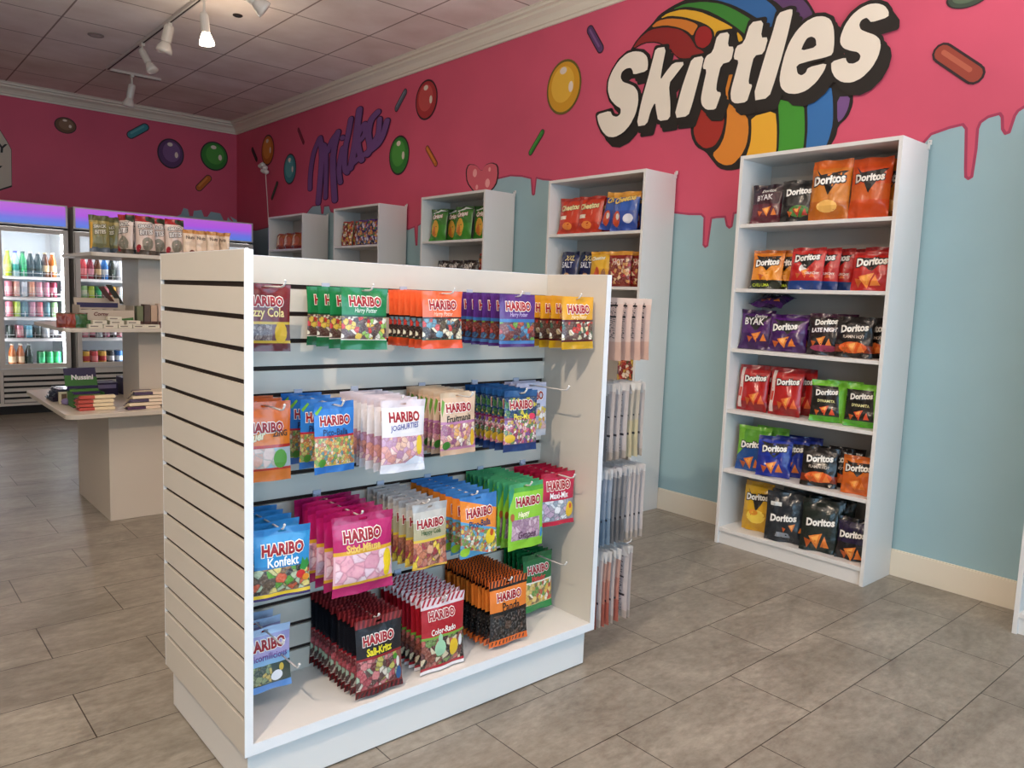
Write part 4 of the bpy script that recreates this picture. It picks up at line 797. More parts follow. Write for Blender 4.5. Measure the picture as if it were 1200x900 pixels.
SETS = [  # row, height, width, list of (x offset, material), z drop
 (0, .215, .135, [(.075, 0), (.125, 0), (.175, 0), (.225, 0)], 'pale pink pouch with printed back'),
 (1, .265, .125, [(.030, 4), (.065, 1), (.100, 1), (.135, 1), (.165, 2), (.195, 2), (.225, 1)], 'clear topped pouch, cream and grey print'),
 (2, .270, .125, [(.025, 3), (.045, 3), (.07, 3), (.095, 4), (.12, 4), (.145, 4), (.17, 1), (.195, 1), (.222, 1), (.246, 1)], 'narrow pouch, blue to grey print'),
 (3, .270, .125, [(.025, 5), (.045, 1), (.065, 5), (.09, 5), (.115, 1), (.14, 5), (.185, 1), (.205, 1)], 'red tinted sweet pouch')]
yh = 1.795
for (row, hh, ww, items, desc) in SETS:
    z = RZ[row]
    t = empty('display_hook', (1.929, yh, z+.004), 'wire hook on the outer right side of the stand, %s row' % ROWN[row], 'display hook', 'hooks on the outer right side of the stand', rz=PI/2)
    MB().box(-.012, .012, -.004, -.0005, -.014, .014, PL).build('plate', t)
    MB().tube([(0, -.004, -.003), (0, -.25, -.003), (0, -.262, .0), (0, -.268, .010)], .0026, HK, 7).build('rod', t, smooth=True)
    mcache = {}
    for i, (dx, mi) in enumerate(items):
        if mi not in mcache:
            blk = [('poly', '#202022', 1, [(.55, .86), (.82, .86), (.82, .89), (.55, .89)]), ('poly', '#202022', 1, [(.55, .68), (.80, .68), (.80, .71), (.55, .71)])] if row == 0 else \
                  [('poly', '#36343a', 1, [(.6, .55), (.85, .55), (.85, .57), (.6, .57)]), ('poly', '#36343a', 1, [(.6, .30), (.9, .30), (.9, .33), (.6, .33)])]
            mcache[mi] = bag_mesh('pouch_%d_%d' % (row, mi), ww, hh, .009, PM[mi], blk, True, 90+mi)
        d2 = {0: 'pale pink', 1: 'whitish', 2: 'yellowish', 3: 'pale blue', 4: 'dark grey', 5: 'pale red'}[mi]
        o = put(mcache[mi], 'pouch', (1.929+dx, yh, z-.0015), (.0, 0, -PI/2+random.uniform(-.05, .05)), '%s pouch outside the stand, %s hook row, %s from the panel' % (d2, ROWN[row], ORD[i]), 'pouch', 'pouches on the outer right side, %s row' % ROWN[row])
        if row and i % 2 == 0:
            k = MB(); rr = random.Random(i+row*10)
            for q in range(4):
                a = -.045+.03*q; k.add([(a-.014, -.004-rr.uniform(0, .012), .012+rr.uniform(-.006, .012)), (a+.014, -.006-rr.uniform(0, .012), .010+rr.uniform(-.006, .012)), (a+.016, -.006, -.022), (a-.016, -.005, -.024)], [(0, 1, 2, 3)], CLEAR)
            k.build('clear_header', o)

# ================================================================== chip bags
def DT(cv, wd=.74, cu=.5, slope=.1, fill='#f4f1ea', ol='#141414'): return ('text', 'Doritos', cu, cv, wd*1.08, fill, ol, .135, 0, slope)
def TRI(col, cx, cy, s, rot=0., lay=1, asp=1.): return ('poly', col, lay, [(cx+s*math.cos(rot+a), cy+s*asp*math.sin(rot+a)) for a in (.5, 2.7, 4.6)])
def CH(cx=.5, cy=.26, s=.2, col='#dd7a2c'):
    return [TRI(col, cx, cy, s, .2, 3), TRI('#f0a850', cx-.01, cy+.01, s*.6, .3, 4), TRI(col, cx+.22, cy-.06, s*.7, 1.1, 3), TRI('#b8551c', cx-.22, cy-.07, s*.6, 2.0, 2)]
def chipbag(key, w_, h_, bands, dec, t=.06, candy=None, seed=1, tilt=0.):
    return bag_mesh('chip_bag_'+key, w_, h_, t, F('chipfilm_'+key, bands, candy, tilt, wr=.8, rough=.27), dec, False, seed, seal=.05)
blk = ('poly', '#15110f', 1, [(.12, .86), (.28, .74), (.94, .80), (.70, .62), (.50, .40), (.36, .60)])
BL2 = [('poly', '#15110f', 1, [(.10, .86), (.30, .82), (.92, .84), (.62, .56), (.5, .46), (.38, .56)])]
CB = dict(
 tall_o=chipbag('tallorange', .19, .285, [(0, '#b8651c'), (.3, '#c97a26'), (.55, '#cf7420'), (.85, '#d8651c')], [blk, DT(.66, .78, slope=.08), ('poly', '#f0b860', 2, ellpts(.5, .22, .26, .10))], .075, seed=1),
 tall_r=chipbag('tallred', .18, .28, [(0, '#cc4a16'), (.3, '#c95a1c'), (.55, '#c8481a'), (.85, '#d0501c')], [blk, DT(.66, .72, slope=.06)], .075, seed=2),
 maroon=chipbag('maroon', .165, .20, [(0, '#5a1c2c'), (.5, '#3c1a26'), (.8, '#2a1420')], [TX('BYAK', .66, .5, '#d8d0d0', .45, slope=.1), TX('Doritos', .84, .45, '#f0ece4', .55, slope=.1)]+CH(.55, .34, .16), .05, seed=3),
 black=chipbag('blackgreen', .17, .205, [(0, '#1c1c1c'), (.5, '#161414'), (.9, '#242424')], [DT(.72, .7), ('poly', '#4a7a3a', 1, ellpts(.55, .25, .3, .14))]+CH(.5, .27, .15, '#b83a2c'), .05, seed=4),
 nacho=chipbag('yellow', .165, .20, [(0, '#1c2418'), (.22, '#e08a1e'), (.6, '#d87a1c'), (.92, '#a8561c')], BL2+[DT(.68, .74), TX('CHILI LIMA', .1, .55, '#b8c83a', .35)]+CH(.55, .38, .18, '#e8962e'), .045, seed=5),
 red=chipbag('red', .17, .205, [(0, '#1c3c7c'), (.20, '#b8201e'), (.6, '#c22622'), (.92, '#9c1a1c')], BL2+[DT(.76, .72), ('poly', '#e8e0dc', 1, ellpts(.42, .5, .12, .10)), TX('CRUNCHY', .38, .4, '#f0e8e0', .7)]+CH(.5, .40, .14, '#d8642c'), .045, seed=6),
 redr=chipbag('redright', .17, .18, [(0, '#b0201e'), (.5, '#c0261f'), (.9, '#a01c1a')], BL2+[DT(.74, .8)]+CH(.42, .28, .24, '#e88a3c'), .045, seed=7),
 purp=chipbag('purple', .178, .205, [(0, '#3a1450'), (.4, '#4c1a60'), (.9, '#341040')], BL2+[TX('BYAK', .70, .62, '#e8e4e0', .45), TX('Doritos', .84, .4, '#f0ece4', .62)]+CH(.55, .34, .17), .05, seed=8),
 purp2=chipbag('purple2', .19, .188, [(0, '#3c1454'), (.5, '#52206c'), (.9, '#3a1450')], BL2+[DT(.66, .66, .42)]+CH(.42, .28, .19), .05, seed=9),
 late=chipbag('late', .172, .20, [(0, '#1a1216'), (.5, '#221418'), (.9, '#3a1c30')], [DT(.80, .6), TX('LATE NIGHT', .60, .8, '#f4f0f0', .5, '#8a1c6a', .06, .1, .06), ('poly', '#9c3a5a', 1, ellpts(.5, .16, .4, .08))]+CH(.4, .35, .15), .05, seed=10),
 flame=chipbag('flame', .172, .19, [(0, '#18120f'), (.12, '#7a2c12'), (.30, '#16110f'), (.9, '#1c1818')], [DT(.72, .72), TX('FLAMIN HOT', .50, .58, '#d8c8b8'), ('poly', '#d85a1c', 1, ellpts(.5, .24, .38, .14))]+CH(.5, .27, .18, '#e8803a'), .05, seed=11),
 red2=chipbag('redstripe', .172, .238, [(0, '#8c1418'), (.2, '#b01c1c'), (.9, '#8c1a20')], [DT(.72, .66, .58), ('poly', '#d8c8c0', 1, [(.04, .06), (.16, .06), (.20, .94), (.08, .94)]), ('poly', '#c8402c', 2, [(.06, .3), (.14, .3), (.16, .5), (.08, .5)])]+CH(.6, .30, .18, '#d8642c'), .055, seed=12),
 greenb=chipbag('greenblack', .165, .20, [(0, '#4a9c1e'), (.14, '#1c1a16'), (.86, '#6ab42c')], [('poly', '#6ab42c', 1, [(.86, .0), (1, 0), (1, 1), (.72, 1), (.80, .6)]), DT(.72, .62, .45), TX('DYNAMITA', .50, .5, '#e8e4a0', .45)]+CH(.42, .30, .15, '#d8502c'), .05, seed=13),
 gblue=chipbag('greenblue', .18, .235, [(0, '#1c4a8c'), (.5, '#1c5aa0'), (.62, '#5a9c2c'), (.92, '#7ab83c')], [DT(.60, .7), ('poly', '#74b02c', 1, [(.0, .3), (.22, .5), (.2, .9), (0, .95)])]+CH(.45, .22, .18), .055, seed=14),
 blue=chipbag('blue', .172, .205, [(0, '#1a2c8c'), (.5, '#1c349c'), (.9, '#142470')], BL2+[DT(.70, .7)]+CH(.45, .26, .19), .05, seed=15),
 orange=chipbag('orange', .15, .18, [(0, '#c8601c'), (.5, '#cf6c22'), (.9, '#b85a1c')], BL2+[DT(.70, .8)]+CH(.45, .28, .18), .045, seed=16),
 yell=chipbag('yellowtall', .165, .26, [(0, '#c8981e'), (.4, '#d8a824'), (.9, '#c08c1c')], [blk, DT(.70, .74), ('poly', '#f0d050', 1, ellpts(.5, .30, .32, .14)), ('poly', '#e0922c', 2, ellpts(.42, .38, .16, .06))], .05, seed=17),
 dblue=chipbag('darkslate', .185, .25, [(0, '#23282e'), (.5, '#20252c'), (.9, '#2c3238')], [DT(.50, .7), ('poly', '#d8d8d4', 1, [(.12, .72), (.42, .72), (.42, .80), (.12, .80)]), ('poly', '#8a9098', 1, [(.3, .1), (.7, .1), (.66, .2), (.34, .2)])]+CH(.75, .34, .10), .05, seed=18),
 dgreen=chipbag('darkgreen', .185, .255, [(0, '#182420'), (.5, '#142019'), (.9, '#1c2420')], [DT(.58, .72)]+CH(.42, .24, .20), .05, seed=19),
 dpurp=chipbag('darkpurple', .15, .20, [(0, '#181418'), (.4, '#1e1638'), (.9, '#141218')], [DT(.62, .8)]+CH(.5, .20, .22), .045, seed=20),
)
XF = 3.491
_SHELF = {}
def standing(me, y, label, group=None, dx=.075, z=0., yaw=.12, lean=.10, roll=0.):
    o = put(me, 'chip_bag', (XF+dx, y, z+.001), (-lean, roll, -PI/2+yaw), label, 'chip bag', group)
    y0 = next(v for v in (1.487, 2.897, 4.3455, 5.7747, 7.21) if v < y < v+.8)
    return settle(o, _SHELF.setdefault((y0, z), []), (XF+.006, y0+.0195, z+.0006), (XF+.2685, y0+.7805, 9), (0, 1))
# faces -x; local +x runs towards the viewer's right.  lean tips the top backwards
SH = [.088, .406, .722, 1.042, 1.352, 1.678]
NB = 'nearest bookcase'
def row(z, items):
    for it in items: standing(it[0], it[1], it[2], it[3] if len(it) > 3 else None, z=z, **(it[4] if len(it) > 4 else {}))
row(SH[5], [
 (CB['maroon'], 2.165, 'small maroon chip bag leaning at the left end of the top shelf'),
 (CB['black'], 2.045, 'black chip bag behind and right of the maroon one, top shelf', None, dict(dx=.125, yaw=.2)),
 (CB['black'], 1.985, 'black chip bag with green patch, beside the tall orange bag, top shelf', None, dict(dx=.06, yaw=.25)),
 (CB['tall_o'], 1.830, 'tall orange chip bag, left of the two tallest on the top shelf'),
 (CB['tall_r'], 1.648, 'tall red-orange chip bag with crumpled front, top shelf'),
 (CB['tall_o'], 1.600, 'tall orange chip bag half hidden at the right end of the top shelf', None, dict(dx=.17, yaw=.0)),
])
row(SH[4], [
 (CB['nacho'], 2.140, 'yellow-orange chip bag with dark foot, front left on the fifth shelf up', 'yellow-orange chip bags', dict(yaw=.15, lean=.16)),
 (CB['nacho'], 2.070, 'yellow-orange chip bag tucked behind the front yellow-orange one', 'yellow-orange chip bags', dict(dx=.13, yaw=.1)),
 (CB['nacho'], 2.035, 'yellow-orange chip bag deepest behind, touching the red ones', 'yellow-orange chip bags', dict(dx=.185, yaw=.05, lean=.05)),
 (CB['red'], 1.915, 'red chip bag with blue foot, front one of the row of four', 'red chip bags with blue foot', dict(dx=.05, yaw=.1, lean=.16)),
 (CB['red'], 1.865, 'red chip bag with blue foot, second of the row of four', 'red chip bags with blue foot', dict(dx=.10, yaw=.1, lean=.13)),
 (CB['red'], 1.820, 'red chip bag with blue foot, third of the row of four', 'red chip bags with blue foot', dict(dx=.15, yaw=.1, lean=.1)),
 (CB['red'], 1.785, 'red chip bag with blue foot, last of the row of four', 'red chip bags with blue foot', dict(dx=.20, yaw=.1, lean=.06)),
 (CB['redr'], 1.600, 'plain red chip bag alone at the right end of the shelf', None, dict(dx=.05, lean=.18)),
 (CB['red'], 1.595, 'red chip bag standing behind the lone right-hand red bag', None, dict(dx=.14, yaw=.0, lean=.05)),
])
row(SH[3], [
 (CB['purp'], 2.175, 'purple chip bag at the left end of the third shelf down', None, dict(lean=.12)),
 (CB['purp2'], 1.995, 'wider purple chip bag, front one right of the left-end purple bag', None, dict(dx=.07, lean=.16, yaw=.2)),
 (CB['purp2'], 1.955, 'purple chip bag directly behind the wide purple one', None, dict(dx=.15, lean=.08, yaw=.1)),
 (CB['late'], 1.800, 'black chip bag with pink outlined white lettering', None, dict(yaw=.2)),
 (CB['late'], 1.775, 'black chip bag behind the one with pink outlined lettering', None, dict(dx=.16, yaw=.1, lean=.05)),
 (CB['flame'], 1.655, 'black chip bag with flame picture, right of the pink lettered one', None, dict(dx=.06, lean=.14)),
 (CB['flame'], 1.605, 'black chip bag partly hidden at the right end of the third shelf down', None, dict(dx=.14, yaw=.0)),
])
o = put(CB['purp'], 'chip_bag', (XF+.045, 2.12, SH[3]+.226), (-1.30, 0, -PI/2+.12), 'purple chip bag lying on top of the standing purple bags', 'chip bag')
row(SH[2], [
 (CB['red2'], 2.170, 'red chip bag with striped side, front left of the middle shelf', 'dark red chip bags', dict(yaw=.1)),
 (CB['red2'], 2.115, 'dark red chip bag behind the front left striped one', 'dark red chip bags', dict(dx=.15, yaw=.1, lean=.05)),
 (CB['red2'], 1.985, 'red chip bag with striped side, second front one on the middle shelf', 'dark red chip bags', dict(dx=.07, yaw=.1)),
 (CB['red2'], 1.960, 'dark red chip bag behind the second striped one', 'dark red chip bags', dict(dx=.155, yaw=.0, lean=.04)),
 (CB['greenb'], 1.760, 'green and black chip bag, the one standing free mid shelf', None, dict(yaw=.3)),
 (CB['greenb'], 1.725, 'green and black chip bag right behind the free-standing one', None, dict(dx=.15, yaw=.2)),
 (CB['greenb'], 1.590, 'green and black chip bag at the right end of its shelf', None, dict(dx=.07)),
])
row(SH[1], [
 (CB['gblue'], 2.145, 'green and blue chip bag at the left end, second shelf from the floor', None, dict(yaw=.12)),
 (CB['gblue'], 2.085, 'green and blue chip bag behind the left-end one', None, dict(dx=.16, yaw=.05, lean=.03)),
 (CB['blue'], 2.005, 'dark blue chip bag, front one of three leaning together', 'dark blue chip bags', dict(dx=.045, yaw=.35, lean=.2)),
 (CB['blue'], 1.955, 'dark blue chip bag, middle one of three leaning together', 'dark blue chip bags', dict(dx=.095, yaw=.3, lean=.15)),
 (CB['blue'], 1.925, 'dark blue chip bag, rearmost of three leaning together', 'dark blue chip bags', dict(dx=.15, yaw=.3, lean=.1)),
 (CB['flame'], 1.765, 'black chip bag with orange chips, front one of three', 'black chip bags with orange chips', dict(dx=.05, yaw=.3, lean=.16)),
 (CB['flame'], 1.725, 'black chip bag with orange chips, middle one of three', 'black chip bags with orange chips', dict(dx=.11, yaw=.25, lean=.1)),
 (CB['flame'], 1.700, 'black chip bag with orange chips, rear one of three', 'black chip bags with orange chips', dict(dx=.18, yaw=.2, lean=.03)),
 (CB['orange'], 1.580, 'small orange chip bag at the right end, second shelf from the floor', None, dict(dx=.06)),
])
row(SH[0], [
 (CB['yell'], 2.110, 'tall yellow chip bag on the bottom shelf', None, dict(dx=.10, yaw=.1)),
 (CB['dblue'], 1.925, 'slate black chip bag, front one of the left bottom cluster', 'slate black chip bags', dict(dx=.045, yaw=.3, lean=.08)),
 (CB['dblue'], 1.935, 'slate black chip bag, second of the left bottom cluster', 'slate black chip bags', dict(dx=.105, yaw=.2, lean=.06)),
 (CB['dblue'], 1.910, 'slate black chip bag, third of the left bottom cluster', 'slate black chip bags', dict(dx=.165, yaw=.2, lean=.03)),
 (CB['dgreen'], 1.735, 'dark green chip bag, front one of the middle bottom cluster', 'dark green chip bags', dict(dx=.05, yaw=.3, lean=.1)),
 (CB['dgreen'], 1.750, 'dark green chip bag, second of the middle bottom cluster', 'dark green chip bags', dict(dx=.11, yaw=.25, lean=.06)),
 (CB['dgreen'], 1.725, 'dark green chip bag, rearmost of the middle bottom cluster', 'dark green chip bags', dict(dx=.17, yaw=.2, lean=.03)),
 (CB['dpurp'], 1.575, 'dark purple chip bag at the right end of the bottom shelf', None, dict(dx=.06, lean=.12)),
])
# the other bookcases
SN = dict(
 chred=chipbag('snackred', .19, .235, [(0, '#b8321c'), (.3, '#c83c22'), (.9, '#a82c20')], [TX('Cheetos', .72, .78, '#e8d8a0', .5, '#2c1c14', .08, .1, .1), ('poly', '#e8dcc8', 1, [(.1, .40), (.4, .40), (.4, .50), (.1, .50)]), ('poly', '#e88a3c', 1, ellpts(.45, .22, .2, .1))], .06, seed=31),
 chblue=chipbag('snackblue', .19, .235, [(0, '#2a4a9c'), (.5, '#2c5ab0'), (.84, '#d89a3c')], [TX('Cheetos', .80, .8, '#e8c870', .5, '#2c1c14', .08, .1, .15), ('poly', '#c8502c', 1, ellpts(.25, .3, .16, .2)), ('poly', '#e8e4dc', 2, ellpts(.3, .35, .08, .08)), ('poly', '#d8d8e0', 1, ellpts(.7, .3, .18, .12))], .06, seed=32),
 navy=chipbag('snacknavy', .165, .22, [(0, '#14204c'), (.5, '#182656'), (.9, '#101a40')], [TX('XXL', .80, .5, '#e8d890', .6), TX('SALT', .60, .6, '#e0e4f0'), ('poly', '#c8a070', 1, ellpts(.5, .25, .2, .12))], .055, seed=33),
 yel=chipbag('snackyellow', .17, .215, [(0, '#d8a02c'), (.5, '#e0ae34'), (.9, '#d89c28')], [TX('Cheetos', .80, .6, '#f4ecd0', .4, '#2c1c14', .06, 0, .1), ('poly', '#c8502c', 1, ellpts(.4, .35, .12, .2)), ('poly', '#8a5a3a', 1, ellpts(.7, .3, .1, .2))], .055, seed=34),
 rb=chipbag('snackredbrown', .17, .215, [(0, '#7a2c20'), (.8, '#8c2420'), (.88, '#d89a3c')], [TX('HOT', .68, .5, '#f0d8c8')], .055, ((.08, .78, 0, 1, ['#b83030', '#7a1c24', '#d8a060', '#8a3a2c', '#e8c8a0'], 6, '#6a1c1c')), 35),
 gold=chipbag('snackgold', .17, .2, [(0, '#c8641c'), (.5, '#c87a28'), (.8, '#d89a30')], [], .055, ((.1, .9, 0, 1, ['#d8802c', '#e8b040', '#b84a1c', '#3c2418', '#e8d8a8'], 5, '#c8681c')), 36),
 green=chipbag('snackgreen', .19, .255, [(0, '#3c8c2c'), (.5, '#3a7a2c'), (.88, '#2c5c24')], [('poly', '#e0a83a', 1, ellpts(.42, .38, .22, .26)), ('poly', '#c8702c', 2, ellpts(.38, .30, .10, .16)), TX('Crisps', .74, .6, '#f0e8e0', .5, '#a82c2c', .1, 0, .15), ('poly', '#e8ece8', 2, [(.1, .88), (.6, .97), (.92, .92), (.6, .92), (.2, .84)])], .06, seed=37),
 dark=chipbag('snackdark', .16, .18, [(0, '#2c1c18'), (.5, '#241c1a'), (.9, '#1c1414')], [TX('Smoky', .76, .7, '#e8e0d8', .45, None, .05, .1, .2), TX('BBQ', .60, .5, '#e8e0d8', .45, None, .05, .1, .2), ('poly', '#d8702c', 1, ellpts(.45, .26, .24, .15))], .05, seed=38),
 mix1=chipbag('mixred', .17, .23, [(0, '#8c2c24'), (.9, '#a83430')], [], .055, ((.06, .94, 0, 1, ['#a82c28', '#c8a83c', '#3c4a20', '#e8d8c0', '#7a1c1c', '#d86a3c'], 6, '#7a2420')), 39),
 mix2=chipbag('mixpurple', .17, .23, [(0, '#3c2c6a'), (.9, '#5a3c8c')], [], .055, ((.06, .94, 0, 1, ['#4a3484', '#d8d0e0', '#3a7a3c', '#d89a4c', '#2c2450', '#b85a4c'], 6, '#3a2c60')), 40),
 rose=chipbag('rosebrown', .16, .12, [(0, '#7a4a44'), (.9, '#8c5a50')], [], .05, ((.1, .9, 0, 1, ['#9c6a60', '#6a3c3a', '#c8a090'], 7, '#6a403c')), 41),
 chipo=chipbag('farorange', .19, .17, [(0, '#8c2c1c'), (.2, '#b8602c'), (.9, '#9c3c24')], [('poly', '#e8d0a8', 1, [(.2, .2), (.5, .3), (.4, .9), (.15, .8)]), ('poly', '#c86a3c', 2, ellpts(.65, .5, .22, .25))], .055, seed=42),
)
row(SH[5], [
 (SN['chred'], 3.565, 'red snack bag with cream lettering at the left of the top shelf', None, dict(lean=.12)),
 (SN['chred'], 3.395, 'red snack bag with cream lettering, second from the left', None, dict(lean=.12)),
 (SN['chred'], 3.335, 'red snack bag standing behind the two front red ones', None, dict(dx=.16, lean=.04)),
 (SN['chblue'], 3.200, 'orange and blue snack bag leaning over, right of the red ones', None, dict(dx=.07, lean=.2, roll=.12)),
 (SN['chblue'], 3.080, 'blue snack bag with orange top, second from the right', None, dict(dx=.06, lean=.12)),
 (SN['chblue'], 2.990, 'blue snack bag at the right end of the top shelf', None, dict(dx=.13, lean=.04)),
])
row(SH[4], [
 (SN['navy'], 3.560, 'navy snack bag at the left, second shelf of the middle bookcase', None, dict(yaw=.0)),
 (SN['navy'], 3.425, 'navy snack bag next to the left-end navy one', None, dict(yaw=.0)),
 (SN['yel'], 3.280, 'bright yellow snack bag between navy and red bags'),
 (SN['rb'], 3.130, 'red and brown patterned snack bag right of the yellow one'),
 (SN['rb'], 3.010, 'red and brown snack bag at the right end, second shelf', None, dict(dx=.09)),
 (SN['rb'], 3.060, 'dark red snack bag standing behind the two patterned ones', None, dict(dx=.19, lean=.0)),
])
row(SH[3], [(SN['gold'], 3.140, 'orange patterned snack bag seen below the pale pink pouches'), (SN['mix1'], 3.0, 'gold and dark patterned snack bag beside the orange one, above the pouches')])
row(SH[2], [(SN['mix1'], 3.02, 'red patterned snack bag glimpsed between the upper hanging pouches')])
row(SH[5], [(SN['green'], 5.02-.09*0-.0, 'green snack bag at the left end of the green row', 'green snack bags', dict(yaw=.1)),
 (SN['green'], 4.90, 'green snack bag, second from the left of four, set back', 'green snack bags', dict(dx=.15, yaw=.1, lean=.05)),
 (SN['green'], 4.70, 'green snack bag, third of four, standing forward', 'green snack bags', dict(yaw=.1)),
 (SN['green'], 4.53, 'green snack bag at the right end of the green row', 'green snack bags', dict(dx=.13, yaw=.1, lean=.05))])
row(SH[4], [(SN['dark'], 4.93, 'black snack bag with white slanted lettering, first of four under the green ones'),
 (SN['dark'], 4.78, 'black snack bag with white slanted lettering, second of four under the green ones'),
 (SN['dark'], 4.60, 'black snack bag with white slanted lettering, third of four under the green ones'),
 (SN['mix1'], 4.47, 'black and gold snack bag, last of four under the green ones', None, dict(lean=.1, dx=.10))])
row(SH[5], [(SN['mix1'], 6.49, 'red and yellow patterned snack bag at the left of the mixed pile'),
 (SN['mix1'], 6.33, 'red patterned snack bag, second in the mixed pile', None, dict(dx=.12)),
 (SN['mix2'], 6.20, 'purple patterned snack bag, third in the mixed pile'),
 (SN['mix2'], 6.02, 'purple and white snack bag, fourth in the mixed pile'),
 (SN['mix2'], 5.91, 'purple snack bag at the right end of the mixed pile', None, dict(dx=.14, lean=.02))])
row(SH[4], [(SN['rose'], 6.16, 'dull rose snack bag below the mixed pile, left'), (SN['rose'], 5.98, 'dull rose snack bag below the mixed pile, right')])
row(SH[5], [(SN['chipo'], 7.87, 'orange and cream snack bag, left one in the farthest bookcase'),
 (SN['chipo'], 7.69, 'orange and cream snack bag, middle one in the farthest bookcase'), (SN['chipo'], 7.50, 'orange snack bag, right one in the farthest bookcase')])

# ================================================================== tiered table
TB = mat('table_laminate', '#c9bfb0', .35)
tt = empty('tiered_display_table', (1.5, 4.74, 0), 'white display table with square pedestal, column and two upper shelves', 'display table')
tx, ty = 1.5, 4.74
def LT(mb): mb.v = [(x-tx, y-ty, z) for x, y, z in mb.v]; return mb
def rslab(x0, x1, y0, y1, z0, z1, rr, mt):
    pts = []
    for cx, cy, a0 in ((x1-rr, y1-rr, 0), (x0+rr, y1-rr, 90), (x0+rr, y0+rr, 180), (x1-rr, y0+rr, 270)):
        for k in range(6): a = math.radians(a0+18*k); pts.append((cx+rr*math.cos(a), cy+rr*math.sin(a)))
    n = len(pts); vs = [(x, y, z0) for x, y in pts]+[(x, y, z1) for x, y in pts]
    return MB().add(vs, [tuple(range(n))[::-1], tuple(range(n, 2*n))]+[(i, (i+1) % n, n+(i+1) % n, n+i) for i in range(n)], mt)
LT(MB().box(1.041, 1.96, 4.386, 5.096, 0, .580, TB)).build('pedestal', tt, bevel=.002)
LT(rslab(.822, 2.18, 4.25, 5.37, .580, .604, .05, TB)).build('table_top', tt, bevel=.002)
LT(MB().box(1.225, 1.775, 4.50, 4.82, .604, 1.008, TB)).build('column', tt, bevel=.002)
LT(rslab(.835, 2.165, 4.35, 5.13, 1.008, 1.028, .03, TB)).build('middle_shelf', tt, bevel=.002)
LT(MB().box(1.23, 1.77, 4.50, 4.82, 1.028, 1.395, TB)).build('upper_column', tt, bevel=.002)
LT(rslab(.975, 2.03, 4.37, 5.1, 1.395, 1.415, .03, TB)).build('top_shelf', tt, bevel=.002)

# bags on the top shelf
TG = dict(
 w=chipbag('bites', .105, .205, [(0, '#5a5048'), (.12, '#e0c8b8'), (.72, '#e8d4c8'), (.84, '#a82024')], [('poly', '#2c3a24', 1, [(.5, .88), (1, .80), (1, .98), (.5, .98)]), TX('SMACK', .74, .78, '#e8e0d8', .5, '#1c1614', .12, 0, .1), TX('BITES', .58, .7, '#e8e0d8', .5, '#1c1614', .12, 0, .1), ('poly', '#8a8474', 1, ellpts(.55, .28, .3, .17)), ('poly', '#a82430', 2, ellpts(.12, .16, .1, .1))], .05, seed=51),
 y=chipbag('bitesyellow', .10, .19, [(0, '#5c6a78'), (.14, '#8c8450'), (.75, '#9c8c50'), (.85, '#5c5a34')], [TX('SMACK', .70, .7, '#d8d0b8', .5, '#1c1614', .12, 0, .1), TX('BITES', .55, .6, '#d8d0b8', .5, '#1c1614', .12, 0, .1), ('poly', '#7c7c58', 1, ellpts(.5, .28, .3, .17)), ('poly', '#d8a03c', 2, [(.02, .1), (.1, .1), (.14, .8), (.05, .8)])], .05, seed=52),
 c=chipbag('cream', .075, .155, [(0, '#b8604c'), (.2, '#e8cdb0'), (.86, '#c88c4c')], [TX('Nuts', .72, .6, '#4c3a30', .5), ('poly', '#8a4a3c', 1, ellpts(.6, .2, .2, .08))], .035, seed=53),
)
_TOP = []
def bs(me, x, y, label, group=None, rz=0., lean=.05, z=1.415):
    return settle(put(me, 'snack_bag', (x, y, z+.001), (-lean, 0, rz), label, 'snack bag', group), _TOP, (.97, 4.372, z+.0006), (2.02, 5.0, 9), (1, 1), .005)
bs(TG['y'], 1.035, 4.46, 'olive yellow snack bag at the left end of the top tier', None, .05)
bs(TG['y'], 1.105, 4.52, 'olive yellow snack bag tucked behind the left-end one', None, -.9)
bs(TG['w'], 1.150, 4.45, 'red and white snack bag turned sideways, second tier group from left', None, -1.1)
bs(TG['w'], 1.185, 4.49, 'red and white snack bag turned sideways, nearer the lettered ones', None, -.8)
bs(TG['w'], 1.240, 4.46, 'white snack bag with black lettering, first of three facing forward', 'white snack bags with black lettering', .08)
bs(TG['w'], 1.325, 4.49, 'white snack bag with black lettering, middle of three facing forward', 'white snack bags with black lettering', -.05)
bs(TG['w'], 1.410, 4.46, 'white snack bag with black lettering, right of three facing forward', 'white snack bags with black lettering', .05)
bs(TG['c'], 1.485, 4.455, 'small cream snack bag, first right of the lettered ones')
bs(TG['c'], 1.550, 4.46, 'small cream snack bag, second right of the lettered ones')
bs(TG['c'], 1.615, 4.455, 'small cream snack bag, third right of the lettered ones', None, .1)
bs(TG['c'], 1.680, 4.47, 'small white pointed snack bag at the right end of the top tier', None, -1.0)

# boxes and packets on the middle shelf
BX = mat('box_beige', '#b8aa98', .5); BXG = mat('box_green', '#3f6b2f', .5); BXR = mat('flap_dark_red', '#6a2a26', .5); BXP = mat('box_purple', '#2f2550', .5)
z = 1.0286
def open_box(loc, w_, d_, h_, mt_out, mt_front, name, label, rz=0.):
    t = empty(name, loc, label, 'box', None, rz)
    T = .003
    MB().box(-w_/2, w_/2, -d_/2, d_/2, 0, T, mt_out).box(-w_/2, w_/2, d_/2-T, d_/2, T, h_, mt_out).box(-w_/2, -w_/2+T, -d_/2, d_/2-T, T, h_, mt_out).box(w_/2-T, w_/2, -d_/2, d_/2-T, T, h_, mt_out).build('tray', t)
    fr = MB().box(-w_/2+T, w_/2-T, -d_/2, -d_/2+T, T, h_*.8, mt_front)
    return t, fr
t, fr = open_box((1.055, 4.50, z), .26, .16, .115, BX, BX, 'display_box', 'open beige and green display box with dark lettering on the middle tier')
y0 = -.0805
